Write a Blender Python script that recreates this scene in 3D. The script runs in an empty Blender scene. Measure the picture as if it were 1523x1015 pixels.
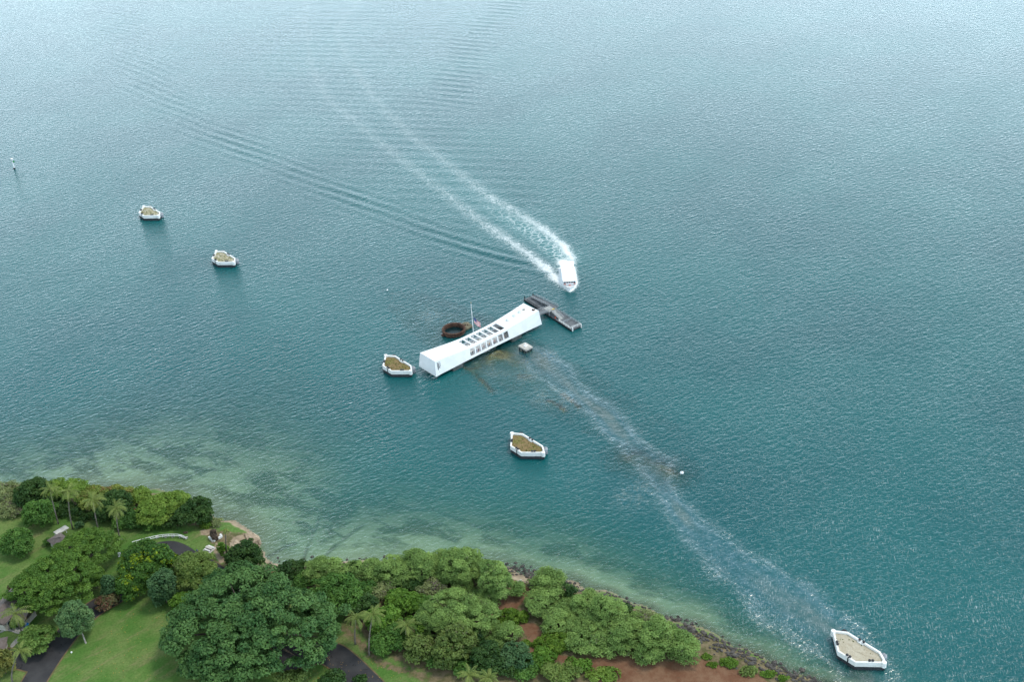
import bpy, bmesh, math, random
import numpy as np
from mathutils import Vector, Matrix

S = bpy.context.scene
COL = S.collection
R = math.radians
rng = np.random.default_rng(7)
random.seed(7)

# ------------------------------------------------------------------ camera
PW, PH, F = 1523.0, 1015.0, 1768.3          # photograph size and focal length in its pixels
PITCH, ROLL, CAMH = 0.539, -0.062, 249.39
cp, sp_, cr, sr = math.cos(PITCH), math.sin(PITCH), math.cos(ROLL), math.sin(ROLL)
FWD = np.array([0, cp, -sp_])
R0 = np.array([1.0, 0, 0]); U0 = np.array([0, sp_, cp])
RGT = cr * R0 + sr * U0
UPV = -sr * R0 + cr * U0
cam_d = bpy.data.cameras.new('camera')
cam = bpy.data.objects.new('camera', cam_d); COL.objects.link(cam)
cam_d.sensor_width = 36; cam_d.lens = F / PW * 36
cam_d.clip_start = 1; cam_d.clip_end = 20000
M3 = Matrix(((RGT[0], UPV[0], -FWD[0]), (RGT[1], UPV[1], -FWD[1]), (RGT[2], UPV[2], -FWD[2])))
cam.matrix_world = Matrix.Translation((0, 0, CAMH)) @ M3.to_4x4()
S.camera = cam

# ------------------------------------------------------------------ sky, sun, exposure
SUN_EL, SUN_AZ = R(64), R(75)               # azimuth measured from +Y towards +X
w = bpy.data.worlds.new('World'); S.world = w; w.use_nodes = True
nt = w.node_tree; nt.nodes.clear()
out = nt.nodes.new('ShaderNodeOutputWorld')
bg = nt.nodes.new('ShaderNodeBackground'); bg.inputs['Strength'].default_value = 0.11
sky = nt.nodes.new('ShaderNodeTexSky'); sky.sky_type = 'NISHITA'; sky.sun_disc = False
sky.sun_elevation = SUN_EL; sky.sun_rotation = SUN_AZ
sky.air_density = 1.2; sky.dust_density = 3.0; sky.ozone_density = 1.0
tc = nt.nodes.new('ShaderNodeTexCoord')
nz = nt.nodes.new('ShaderNodeTexNoise'); nz.inputs['Scale'].default_value = 2.2; nz.inputs['Detail'].default_value = 5
mp = nt.nodes.new('ShaderNodeMapping'); mp.inputs['Scale'].default_value = (1, 1, 2.5)
rp = nt.nodes.new('ShaderNodeValToRGB')
rp.color_ramp.elements[0].position = .30; rp.color_ramp.elements[0].color = (.6, .6, .6, 1)
rp.color_ramp.elements[1].position = .62; rp.color_ramp.elements[1].color = (.95, .95, .95, 1)
# a thin bright cloud deck, brighter towards the hidden sun
dot = nt.nodes.new('ShaderNodeVectorMath'); dot.operation = 'DOT_PRODUCT'
dot.inputs[1].default_value = (math.sin(SUN_AZ) * math.cos(SUN_EL), math.cos(SUN_AZ) * math.cos(SUN_EL), math.sin(SUN_EL))
mr = nt.nodes.new('ShaderNodeMapRange'); mr.inputs['From Min'].default_value = -.2; mr.inputs['From Max'].default_value = 1
mr.inputs['To Min'].default_value = 5.5; mr.inputs['To Max'].default_value = 11.5
sep = nt.nodes.new('ShaderNodeSeparateXYZ')                 # haze makes the low clouds the brightest
me_ = nt.nodes.new('ShaderNodeMapRange'); me_.interpolation_type = 'SMOOTHSTEP'
for k_, v_ in (('From Min', .05), ('From Max', .64), ('To Min', 4.6), ('To Max', .68)): me_.inputs[k_].default_value = v_
mu_ = nt.nodes.new('ShaderNodeMath'); mu_.operation = 'MULTIPLY'
cc = nt.nodes.new('ShaderNodeVectorMath'); cc.operation = 'SCALE'; cc.inputs[0].default_value = (.79, .975, 1.11)
mix = nt.nodes.new('ShaderNodeMixRGB')
L_ = nt.links.new
L_(tc.outputs['Generated'], mp.inputs['Vector']); L_(mp.outputs['Vector'], nz.inputs['Vector'])
L_(nz.outputs['Fac'], rp.inputs['Fac'])
L_(tc.outputs['Generated'], dot.inputs[0]); L_(dot.outputs['Value'], mr.inputs['Value'])
L_(tc.outputs['Generated'], sep.inputs[0]); L_(sep.outputs['Z'], me_.inputs['Value']); L_(mr.outputs['Result'], mu_.inputs[0]); L_(me_.outputs['Result'], mu_.inputs[1]); L_(mu_.outputs[0], cc.inputs['Scale'])
L_(rp.outputs['Color'], mix.inputs['Fac']); L_(sky.outputs['Color'], mix.inputs['Color1']); L_(cc.outputs['Vector'], mix.inputs['Color2'])
L_(mix.outputs['Color'], bg.inputs['Color']); L_(bg.outputs['Background'], out.inputs['Surface'])

sun_d = bpy.data.lights.new('sun', 'SUN'); sun_d.energy = 1.9; sun_d.angle = R(14); sun_d.color = (1, .93, .84)
sun = bpy.data.objects.new('sun', sun_d); COL.objects.link(sun)
sun.rotation_euler = (R(90) - SUN_EL, 0, math.pi - SUN_AZ)
S.view_settings.view_transform = 'Standard'; S.view_settings.look = 'None'
S.view_settings.exposure = 0.10; S.view_settings.gamma = 1
S.cycles.use_denoising = True
S.cycles.max_bounces = 6; S.cycles.diffuse_bounces = 3; S.cycles.glossy_bounces = 3
S.cycles.transparent_max_bounces = 8
S.cycles.caustics_reflective = False; S.cycles.caustics_refractive = False

# ------------------------------------------------------------------ helpers
def at(px, py, z=0.0):
    """world point at height z whose place in the photograph is (px, py)"""
    d = FWD + (px - PW / 2) / F * RGT - (py - PH / 2) / F * UPV
    return np.array([0, 0, CAMH]) + d * ((z - CAMH) / d[2])

def pix(P):
    P = np.asarray(P, float) - np.array([0, 0, CAMH]); d = P @ FWD
    return PW / 2 + F * (P @ RGT) / d, PH / 2 - F * (P @ UPV) / d

def mpp(P):
    return float((np.asarray(P) - np.array([0, 0, CAMH])) @ FWD) / F

def tag(o, label=None, cat=None, group=None, kind=None):
    if label: o['label'] = label
    if cat: o['category'] = cat
    if group: o['group'] = group
    if kind: o['kind'] = kind
    return o

def empty(name, loc, rz=0.0, label=None, cat=None, group=None):
    o = bpy.data.objects.new(name, None); COL.objects.link(o)
    o.location = loc; o.rotation_euler = (0, 0, rz); o.empty_display_size = .5
    return tag(o, label, cat, group)

def copy_tree(o, parent=None):
    c = o.copy(); COL.objects.link(c); c.parent = parent
    for ch in list(o.children): copy_tree(ch, c)
    return c

class MB:
    def __init__(s): s.v = []; s.f = []; s.m = []; s.n = 0
    def add(s, vs, fs, mi=0):
        s.v.extend([tuple(map(float, p)) for p in vs]); s.f.extend([tuple(i + s.n for i in f) for f in fs])
        s.m.extend([mi] * len(fs)); s.n += len(vs); return s
    def box(s, c, d, rz=0.0, mi=0, taper=1.0):
        x, y, z = d[0] / 2, d[1] / 2, d[2] / 2; ca, sa = math.cos(rz), math.sin(rz); vs = []
        for k, q in ((-z, 1.0), (z, taper)):
            for a, b in ((-x, -y), (x, -y), (x, y), (-x, y)):
                a *= q; b *= q
                vs.append((c[0] + a * ca - b * sa, c[1] + a * sa + b * ca, c[2] + k))
        return s.add(vs, [(3, 2, 1, 0), (4, 5, 6, 7), (0, 1, 5, 4), (1, 2, 6, 5), (2, 3, 7, 6), (3, 0, 4, 7)], mi)
    def bar(s, a, b, w_, h_, mi=0):
        a, b = Vector(a), Vector(b); d = (b - a).normalized()
        u = Vector((0, 0, 1)) if abs(d.z) < .95 else Vector((1, 0, 0))
        x = d.cross(u).normalized() * w_ / 2; y = x.cross(d).normalized() * h_ / 2
        vs = [p + q for p in (a, b) for q in (-x - y, x - y, x + y, -x + y)]
        return s.add(vs, [(0, 1, 2, 3), (7, 6, 5, 4), (0, 4, 5, 1), (1, 5, 6, 2), (2, 6, 7, 3), (3, 7, 4, 0)], mi)
    def tube(s, pts, rad, n=8, mi=0, cap=True):
        pts = [Vector(p) for p in pts]; vs = []; fs = []
        for i, p in enumerate(pts):
            d = (pts[min(i + 1, len(pts) - 1)] - pts[max(i - 1, 0)]).normalized()
            u = Vector((1, 0, 0)) if abs(d.x) < .8 else Vector((0, 1, 0))
            a = d.cross(u).normalized(); b = d.cross(a)
            r = rad[i] if hasattr(rad, '__len__') else rad
            for k in range(n):
                t = 2 * math.pi * k / n; vs.append(p + (a * math.cos(t) + b * math.sin(t)) * r)
        for i in range(len(pts) - 1):
            for k in range(n):
                k2 = (k + 1) % n; fs.append((i * n + k, i * n + k2, (i + 1) * n + k2, (i + 1) * n + k))
        if cap: fs += [tuple(range(n))[::-1], tuple((len(pts) - 1) * n + k for k in range(n))]
        return s.add(vs, fs, mi)
    def lathe(s, c, prof, n=24, mi=0, closed=False):
        vs = []; fs = []
        for r, z in prof:
            for k in range(n):
                t = 2 * math.pi * k / n; vs.append((c[0] + r * math.cos(t), c[1] + r * math.sin(t), c[2] + z))
        m = len(prof)
        for i in range(m if closed else m - 1):
            j = (i + 1) % m
            for k in range(n):
                k2 = (k + 1) % n; fs.append((i * n + k, i * n + k2, j * n + k2, j * n + k))
        return s.add(vs, fs, mi)
    def prism(s, poly, z0, z1, mi=0, scale_top=1.0):
        n = len(poly); cx = sum(p[0] for p in poly) / n; cy = sum(p[1] for p in poly) / n
        vs = [(p[0], p[1], z0) for p in poly] + [(cx + (p[0] - cx) * scale_top, cy + (p[1] - cy) * scale_top, z1) for p in poly]
        fs = [tuple(range(n))[::-1], tuple(range(n, 2 * n))] + [(k, (k + 1) % n, (k + 1) % n + n, k + n) for k in range(n)]
        return s.add(vs, fs, mi)
    def rock(s, c, r, seed=0, mi=0, flat=.7):
        g = np.random.default_rng(seed); vs = []; fs = []
        nu, nv = 7, 5; ph = g.uniform(0, 6.28, 3); k3 = g.normal(size=(3, 3)) * 1.6
        for i in range(nv):
            th = math.pi * (i + .5) / nv
            for k in range(nu):
                p_ = 2 * math.pi * k / nu + .3 * i
                d = np.array([math.sin(th) * math.cos(p_), math.sin(th) * math.sin(p_), math.cos(th)])
                q = 1 + .22 * np.sin(k3 @ d + ph).sum() / 1.5 + g.normal() * .06
                vs.append((c[0] + d[0] * r[0] * q, c[1] + d[1] * r[1] * q, c[2] + d[2] * r[2] * q))
        for i in range(nv - 1):
            for k in range(nu):
                k2 = (k + 1) % nu; fs.append((i * nu + k, (i + 1) * nu + k, (i + 1) * nu + k2, i * nu + k2))
        fs += [tuple(range(nu)), tuple((nv - 1) * nu + k for k in range(nu))[::-1]]
        return s.add(vs, fs, mi)
    def build(s, name, mats, parent=None, smooth=False, loc=None):
        me = bpy.data.meshes.new(name); me.from_pydata(s.v, [], s.f)
        for m in (mats if isinstance(mats, (list, tuple)) else [mats]): me.materials.append(m)
        me.polygons.foreach_set('material_index', s.m)
        if smooth: me.polygons.foreach_set('use_smooth', [True] * len(me.polygons))
        me.update(); o = bpy.data.objects.new(name, me); COL.objects.link(o); o.parent = parent
        if loc is not None: o.location = loc
        return o

def fast_mesh(name, V, Q, mats, mat_idx=None, smooth=False, parent=None, attrs=None):
    """mesh from arrays of vertices and quads"""
    V = np.ascontiguousarray(V, np.float32); Q = np.ascontiguousarray(Q, np.int32)
    me = bpy.data.meshes.new(name); me.vertices.add(len(V)); me.vertices.foreach_set('co', V.ravel())
    k = Q.shape[1]; me.loops.add(Q.size); me.loops.foreach_set('vertex_index', Q.ravel())
    me.polygons.add(len(Q)); me.polygons.foreach_set('loop_start', np.arange(0, Q.size, k, dtype=np.int32))
    me.polygons.foreach_set('loop_total', np.full(len(Q), k, np.int32))
    for m in mats: me.materials.append(m)
    if mat_idx is not None: me.polygons.foreach_set('material_index', np.asarray(mat_idx, np.int32))
    me.polygons.foreach_set('use_smooth', np.full(len(Q), smooth))
    for nm, dom, arr in (attrs or []):
        a = me.attributes.new(nm, 'FLOAT', dom); a.data.foreach_set('value', np.ascontiguousarray(arr, np.float32))
    me.update(calc_edges=True); me.validate()
    o = bpy.data.objects.new(name, me); COL.objects.link(o); o.parent = parent
    return o

# ------------------------------------------------------------------ materials
class NT:
    def __init__(s, name):
        s.m = bpy.data.materials.new(name); s.m.use_nodes = True; s.t = s.m.node_tree; s.t.nodes.clear()
        s.out = s.n('ShaderNodeOutputMaterial')
    def n(s, t, **kw):
        x = s.t.nodes.new(t)
        for k, v in kw.items(): setattr(x, k, v)
        return x
    def l(s, a, b): s.t.links.new(a, b)
    def set(s, sock, v):
        if hasattr(v, 'is_linked'): s.l(v, sock)
        else: sock.default_value = v
    def pos(s): return s.n('ShaderNodeNewGeometry').outputs['Position']
    def obj(s): return s.n('ShaderNodeTexCoord').outputs['Object']
    def attr(s, nm): return s.n('ShaderNodeAttribute', attribute_name=nm).outputs['Fac']
    def map(s, v, scale=(1, 1, 1), rot=(0, 0, 0)):
        r = s.n('ShaderNodeMapping'); s.l(v, r.inputs['Vector']); r.inputs['Rotation'].default_value = rot      # turn first, then stretch
        x = s.n('ShaderNodeMapping'); s.l(r.outputs['Vector'], x.inputs['Vector']); x.inputs['Scale'].default_value = scale
        return x.outputs['Vector']
    def noise(s, v, scale, detail=3, rough=.5, dist=0.0):
        x = s.n('ShaderNodeTexNoise'); s.l(v, x.inputs['Vector'])
        for k, q in (('Scale', scale), ('Detail', detail), ('Roughness', rough), ('Distortion', dist)): x.inputs[k].default_value = q
        return x.outputs['Fac']
    def ramp(s, f, a, b, lo=0.0, hi=1.0):
        x = s.n('ShaderNodeMapRange'); x.interpolation_type = 'SMOOTHSTEP'; s.set(x.inputs['Value'], f)
        x.inputs['From Min'].default_value = a; x.inputs['From Max'].default_value = b
        x.inputs['To Min'].default_value = lo; x.inputs['To Max'].default_value = hi
        return x.outputs['Result']
    def mix(s, f, a, b):
        x = s.n('ShaderNodeMixRGB'); s.set(x.inputs['Fac'], f)
        for q, v in ((x.inputs['Color1'], a), (x.inputs['Color2'], b)): s.set(q, v if hasattr(v, 'is_linked') else (*v, 1))
        return x.outputs['Color']
    def math(s, op, a, b=0.0):
        x = s.n('ShaderNodeMath', operation=op); s.set(x.inputs[0], a); s.set(x.inputs[1], b); return x.outputs[0]
    def bump(s, h, dist, strength=1.0, normal=None):
        x = s.n('ShaderNodeBump'); s.l(h, x.inputs['Height']); x.inputs['Distance'].default_value = dist; s.set(x.inputs['Strength'], strength)
        if normal is not None: s.l(normal, x.inputs['Normal'])
        return x.outputs['Normal']
    def pbr(s, col, rough=.8, normal=None, metal=0.0, spec=.3):
        x = s.n('ShaderNodeBsdfPrincipled'); s.set(x.inputs['Base Color'], col if hasattr(col, 'is_linked') else (*col, 1))
        s.set(x.inputs['Roughness'], rough); x.inputs['Metallic'].default_value = metal; x.inputs['Specular IOR Level'].default_value = spec
        if normal is not None: s.l(normal, x.inputs['Normal'])
        s.l(x.outputs[0], s.out.inputs['Surface']); return s.m

def plain(name, a, b=None, scale=1.5, rough=.75, bump=0.0, metal=0.0, lo=.35, hi=.65, spec=.3, detail=4):
    """weathered two-tone paint, stone or metal"""
    t = NT(name); b = b or tuple(c * .8 for c in a); v = t.obj()
    f = t.noise(v, scale, detail, .6); c = t.mix(t.ramp(f, lo, hi), a, b)
    nm = t.bump(t.noise(v, scale * 4, 3), bump) if bump else None
    return t.pbr(c, rough, nm, metal, spec)

M = {}
M['white'] = plain('white_paint', (.80, .81, .82), (.74, .75, .76), .35, .55)
M['white_worn'] = plain('worn_white_paint', (.78, .78, .77), (.60, .60, .58), .8, .7, lo=.45, hi=.8)
M['boat_white'] = plain('boat_paint', (.82, .82, .82), (.77, .78, .79), .6, .35, spec=.5)
M['floor'] = plain('terrazzo', (.58, .58, .57), (.50, .50, .49), .8, .6)
M['concrete'] = plain('concrete', (.34, .33, .30), (.24, .235, .22), .9, .9, .02)
M['concrete_pale'] = plain('pale_concrete', (.52, .50, .46), (.38, .36, .33), .9, .9, .02)
M['dark'] = plain('tarred_timber', (.022, .026, .032), (.045, .05, .055), 1.4, .8)
M['dark_girder'] = plain('wet_concrete', (.09, .10, .10), (.05, .06, .06), .8, .8)
M['iron'] = plain('black_iron', (.015, .017, .022), (.03, .032, .036), 2, .55)
M['steel'] = plain('galvanised_steel', (.36, .38, .40), (.26, .28, .30), 1.5, .5, metal=.2)
M['deck'] = plain('grey_deck_boards', (.15, .16, .175), (.09, .10, .11), .7, .85, .01)
M['deck_pale'] = plain('worn_deck_plate', (.36, .37, .36), (.25, .26, .26), .8, .8)
M['glass'] = plain('tinted_glass', (.03, .04, .06), (.05, .06, .08), 1, .12, spec=.6)
M['skylight'] = plain('skylight_acrylic', (.62, .68, .68), (.55, .62, .62), 1, .25, spec=.5)
M['orange'] = plain('orange_plastic', (.75, .12, .05), (.65, .09, .04), 2, .5)
M['yellow'] = plain('yellow_paint', (.65, .42, .03), (.55, .34, .02), 2, .5)
M['green_sign'] = plain('green_board', (.05, .30, .10), (.04, .25, .08), 2, .5)
M['blue_plastic'] = plain('blue_plastic', (.01, .22, .55), (.01, .18, .48), 2, .45)
M['bark'] = plain('bark', (.13, .105, .085), (.075, .06, .05), 1.5, .95, .05)
M['bark_pale'] = plain('pale_bark', (.36, .33, .30), (.22, .20, .18), 1.2, .95, .05)
M['palm_bark'] = plain('palm_bark', (.20, .175, .15), (.13, .11, .095), 1.2, .95, .03)
M['roof'] = plain('brown_shingle', (.155, .128, .118), (.125, .102, .094), 1.2, .9, .02)
M['house_wall'] = plain('house_wall', (.45, .42, .37), (.38, .36, .32), .8, .8)
M['stone'] = plain('lava_boulder', (.105, .075, .055), (.05, .038, .03), 1.1, .95, .12)
M['shore_stone'] = plain('dark_shore_rock', (.045, .041, .039), (.105, .095, .085), .7, .95, .1)
M['pale_stone'] = plain('pale_ledge_rock', (.42, .33, .235), (.27, .205, .15), .35, .95, .1)

def rust_mat():
    t = NT('rusted_steel'); v = t.obj()
    c = t.mix(t.ramp(t.noise(v, 1.1, 6, .7), .38, .62), (.060, .034, .027), (.150, .082, .055))
    c = t.mix(t.ramp(t.noise(v, 3.5, 4), .58, .72), c, (.05, .035, .03))
    return t.pbr(c, .95, t.bump(t.noise(v, 3, 5), .12))
M['rust'] = rust_mat()
def quay_mat():
    t = NT('stained_quay_paint'); v = t.obj()
    c = t.mix(t.ramp(t.noise(v, .5, 5, .65), .35, .7), (.80, .80, .79), (.70, .70, .68))
    c = t.mix(t.ramp(t.noise(t.map(v, (2.2, 2.2, .25)), .9, 4, .7), .56, .74, 0, .55), c, (.46, .43, .38))
    c = t.mix(t.ramp(t.noise(t.map(v, (1, 1, .3)), 1.3, 4, .7), .66, .74, 0, .6), c, (.26, .15, .09))
    return t.pbr(c, .7)
M['quay'] = quay_mat()

def asphalt_mat():
    t = NT('asphalt'); v = t.pos()
    c = t.mix(t.ramp(t.noise(v, .16, 5, .6), .35, .7), (.030, .030, .033), (.052, .051, .053))
    c = t.mix(t.ramp(t.noise(v, .5, 3, .6, 1.0), .62, .7), c, (.018, .018, .020))
    return t.pbr(c, .9, t.bump(t.noise(v, 6, 3), .02))
M['asphalt'] = asphalt_mat()
M['verge'] = plain('worn_road_edge', (.17, .12, .065), (.11, .095, .04), .6, .95)

def leaf_mat(name, a, b, warm=None, amount=.2, trans=.3):
    """foliage: tint varies per leaf clump (attribute) and per leaf"""
    t = NT(name); f = t.attr('tint')
    up = lambda q: (q[0] * 2.1, q[1] * 1.98, q[2] * 1.25)
    c = t.mix(f, tuple(k * .9 for k in up(a)), up(b))
    if warm is not None: c = t.mix(t.ramp(t.attr('warm'), 1 - amount, 1 - amount * .6), c, warm)
    d = t.n('ShaderNodeBsdfDiffuse'); t.l(c, d.inputs['Color'])
    tr = t.n('ShaderNodeBsdfTranslucent'); t.l(c, tr.inputs['Color'])
    gl = t.n('ShaderNodeBsdfGlossy'); gl.inputs['Roughness'].default_value = .45; gl.inputs['Color'].default_value = (.8, .9, 1, 1)
    m1 = t.n('ShaderNodeMixShader'); m1.inputs['Fac'].default_value = trans; t.l(d.outputs[0], m1.inputs[1]); t.l(tr.outputs[0], m1.inputs[2])
    m2 = t.n('ShaderNodeMixShader'); m2.inputs['Fac'].default_value = .012; t.l(m1.outputs[0], m2.inputs[1]); t.l(gl.outputs[0], m2.inputs[2])
    t.l(m2.outputs[0], t.out.inputs['Surface']); return t.m

LEAF = {
 'giant': leaf_mat('deep_green_leaves', (.022, .064, .030), (.064, .125, .056)),
 'monkeypod': leaf_mat('umbrella_tree_leaves', (.032, .078, .020), (.072, .132, .034)),
 'umbrella': leaf_mat('small_umbrella_leaves', (.042, .092, .028), (.092, .150, .055)),
 'kiawe': leaf_mat('feathery_green_leaves', (.064, .120, .048), (.148, .228, .100), (.16, .15, .10), .08),
 'greykiawe': leaf_mat('grey_green_leaves', (.085, .12, .075), (.15, .18, .115), (.19, .16, .13), .3),
 'dark': leaf_mat('dark_green_leaves', (.012, .036, .014), (.034, .068, .024)),
 'green': leaf_mat('mid_green_leaves', (.026, .072, .022), (.062, .128, .038)),
 'bright': leaf_mat('bright_green_leaves', (.035, .088, .016), (.078, .150, .032)),
 'lime': leaf_mat('lime_green_leaves', (.055, .112, .026), (.115, .175, .048)),
 'yellowtop': leaf_mat('yellow_flowering_leaves', (.06, .105, .03), (.13, .155, .05), (.26, .19, .07), .25),
 'mixed': leaf_mat('dark_and_yellow_leaves', (.016, .048, .014), (.045, .10, .024), (.22, .30, .015), .16),
 'olive': leaf_mat('olive_green_leaves', (.040, .072, .026), (.092, .130, .052), (.13, .125, .06), .1),
 'round': leaf_mat('yellow_green_leaves', (.045, .085, .026), (.105, .150, .058), (.17, .17, .07), .1),
 'blue': leaf_mat('blue_green_leaves', (.020, .055, .034), (.050, .098, .058)),
 'weeping': leaf_mat('weeping_green_leaves', (.032, .078, .044), (.082, .140, .082)),
 'reddish': leaf_mat('grey_brown_leaves', (.05, .07, .045), (.12, .10, .07), (.16, .08, .05), .35),
 'casuarina': leaf_mat('shaggy_conifer_leaves', (.045, .065, .025), (.12, .125, .05)),
 'pink': leaf_mat('flowering_hedge_leaves', (.016, .05, .016), (.04, .09, .03), (.30, .06, .07), .07),
 'flower': leaf_mat('white_flowering_leaves', (.035, .07, .03), (.07, .11, .05), (.75, .75, .72), .3),
 'ground': leaf_mat('low_bush_leaves', (.036, .084, .014), (.085, .145, .028)),
 'palm': leaf_mat('palm_fronds', (.040, .075, .024), (.115, .145, .060), (.20, .165, .08), .15),
}

# ------------------------------------------------------------------ the place: shoreline, ground, water
GZ = 2.0                                        # level of the lawns
MEM_C = np.array([-12.28, 412.97]); YAW = .690  # memorial: centre and heading
LV = np.array([math.cos(YAW), math.sin(YAW)]); NV = np.array([-LV[1], LV[0]])
def mem(s, t, z=0.0):
    p = MEM_C + s * LV + t * NV; return (p[0], p[1], z)
def to_mem(X, Y):
    dx, dy = X - MEM_C[0], Y - MEM_C[1]; return dx * LV[0] + dy * LV[1], dx * NV[0] + dy * NV[1]

SHORE = [(-3000, 250), (-600, 300), (-300, 328), (-215, 329), (-180, 332), (-153, 335), (-126, 331), (-112, 323), (-103, 314), (-92, 309), (-86, 301), (-83, 292), (-80, 288.5), (-72, 287),
         (-55, 287.5), (-38, 286), (-20, 284), (-10, 281.5), (-3, 278), (4, 276), (12, 272), (19, 268), (33, 260), (47, 250), (54, 244), (62, 238), (77, 226), (92, 214), (110, 200), (150, 168), (190, 110), (260, 0), (600, -400), (3000, -3000)]
def seg_dist(X, Y, P, extra=None):
    """distance to a polyline, arc length there, signed side"""
    best = np.full(X.shape, 1e9); arc = np.zeros(X.shape); side = np.zeros(X.shape); acc = 0.0
    P = np.asarray(P, float)
    for a, b in zip(P[:-1], P[1:]):
        d = b[:2] - a[:2]; ln = np.hypot(*d)
        t = np.clip(((X - a[0]) * d[0] + (Y - a[1]) * d[1]) / ln ** 2, 0, 1)
        ex, ey = X - a[0] - t * d[0], Y - a[1] - t * d[1]; q = np.hypot(ex, ey)
        m = q < best
        best = np.where(m, q, best); arc = np.where(m, acc + t * ln, arc)
        side = np.where(m, np.sign(d[0] * ey - d[1] * ex), side); acc += ln
    return best, arc, side
def in_poly(X, Y, P):
    c = np.zeros(X.shape, bool); n = len(P)
    for i in range(n):
        (x1, y1), (x2, y2) = P[i][:2], P[(i + 1) % n][:2]
        if y1 == y2: continue
        c ^= ((y1 > Y) != (y2 > Y)) & (X < (x2 - x1) * (Y - y1) / (y2 - y1) + x1)
    return c
def vnoise(X, Y, sc, seed=0):
    """smooth value noise, -1..1"""
    g = np.random.default_rng(seed); T = g.uniform(-1, 1, (256, 256))
    x, y = X * sc, Y * sc; xi, yi = np.floor(x).astype(int), np.floor(y).astype(int); fx, fy = x - xi, y - yi
    fx, fy = fx * fx * (3 - 2 * fx), fy * fy * (3 - 2 * fy)
    a, b = T[xi % 256, yi % 256], T[(xi + 1) % 256, yi % 256]; c, d = T[xi % 256, (yi + 1) % 256], T[(xi + 1) % 256, (yi + 1) % 256]
    return (a * (1 - fx) + b * fx) * (1 - fy) + (c * (1 - fx) + d * fx) * fy

SH_X = [-3000, -300, -180, -120, -90, -50, -10, 20, 50, 80, 120, 3000]
SH_W = [70, 70, 70, 85, 92, 66, 46, 38, 27, 19, 16, 16]
def ground_z(X, Y):
    d, _, side = seg_dist(X, Y, SHORE)
    wob = 1.6 * vnoise(X, Y, .12, 3) + .7 * vnoise(X, Y, .35, 4)
    sd = d * side + wob                                # side +1: water
    W = np.interp(X, SH_X, SH_W)
    sea = -7.0 * (np.clip(sd, 0, None) / W) ** 1.55
    sea = np.maximum(sea - .5 * np.clip(sd / 10, 0, 1) * (.5 + .5 * vnoise(X, Y, .05, 6)), -14)
    land = GZ * np.clip(-sd / 7.0, 0, 1) ** .7
    return np.where(sd > 0, sea, land), sd

def wreck_z(X, Y):
    """top of the sunken ship, in the memorial's own frame: it lies across the memorial"""
    s, t = to_mem(X, Y)
    c = 2.0                                            # keel line of the hull
    u = (t + 26) / 92.0                                # -1 .. 1 along the hull
    half = 14.5 * np.sqrt(np.clip(1 - np.abs(u) ** 3.2, 0, 1))
    n = vnoise(X, Y, .16, 11) * .8 + vnoise(X, Y, .5, 12) * .45 + vnoise(X, Y, .05, 13) * 1.0
    edge = half - np.abs(s - c)
    z = -3.1 - .035 * np.abs(t + 4) + .9 * n - np.where(edge < 0, -edge * .8, 0)
    # parts that come close to the surface: deck by the memorial, port edge, after deck, stern
    def blob(s0, t0, rs, rt): return np.exp(-(((s - s0) / rs) ** 2 + ((t - t0) / rt) ** 2))
    z = z + 3.0 * blob(-1, -8, 10, 7) + 2.6 * blob(5, -22, 9, 12)
    def line(s0, t0, s1, t1, w_, h):
        dx, dy = s1 - s0, t1 - t0; k = np.clip(((s - s0) * dx + (t - t0) * dy) / (dx * dx + dy * dy), 0, 1)
        q = np.hypot(s - s0 - k * dx, t - t0 - k * dy); return h * np.exp(-(q / w_) ** 2) * (1 + .5 * n)
    return z, s, t, line, blob

# pixel tracks turned into places on the water
def track(pts, z=0.0): return [tuple(at(x, y, z)[:2]) for x, y in pts]
WRECK_EDGES = [(track([(688, 545), (703, 553), (720, 570), (733, 582)]), 1.3, 2.6),
               (track([(700, 549), (714, 547)]), 2.2, 2.0),
               (track([(815, 596), (830, 603), (841, 612)]), 1.2, 3.1),
               (track([(836, 587), (848, 595), (861, 606)]), 1.2, 3.0),
               (track([(774, 560), (790, 562)]), 3.0, 1.8)]
REEF = track([(940, 680), (968, 690), (996, 703)])
def wreck_top(X, Y):
    z, s, t, line, blob = wreck_z(X, Y)
    n = vnoise(X, Y, .45, 21)
    for P, w_, h in WRECK_EDGES:
        d, _, _ = seg_dist(X, Y, P); z = np.where(d < 2.2 * w_, np.maximum(z, -5.6 + (h + 2.6) * np.exp(-(d / w_) ** 2) * (1 + .16 * n)), z)
    d, _, _ = seg_dist(X, Y, REEF)
    z = np.where(d < 20, np.maximum(z, -6.5 + 5.0 * np.exp(-(d / 8.5) ** 2) + .9 * n - np.where(d > 11, (d - 11) * .8, 0)), z)
    z = np.where(z < -5.5, -5.5 + (z + 5.5) * 3.0, z)
    return np.minimum(z, -.15)

def axis(lo, hi, step, far_lo, far_hi, grow=1.35):
    a = list(np.arange(lo, hi + step / 2, step)); s = step
    while a[-1] < far_hi: s *= grow; a.append(a[-1] + s)
    s = step; b = []
    x = lo
    while x > far_lo: s *= grow; x -= s; b.append(x)
    return np.array(b[::-1] + a)
def grid(xs, ys):
    X, Y = np.meshgrid(xs, ys); nx, ny = len(xs), len(ys)
    i = np.arange(ny - 1)[:, None] * nx + np.arange(nx - 1)[None, :]
    Q = np.stack([i, i + 1, i + nx + 1, i + nx], -1).reshape(-1, 4)
    return X, Y, Q

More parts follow.
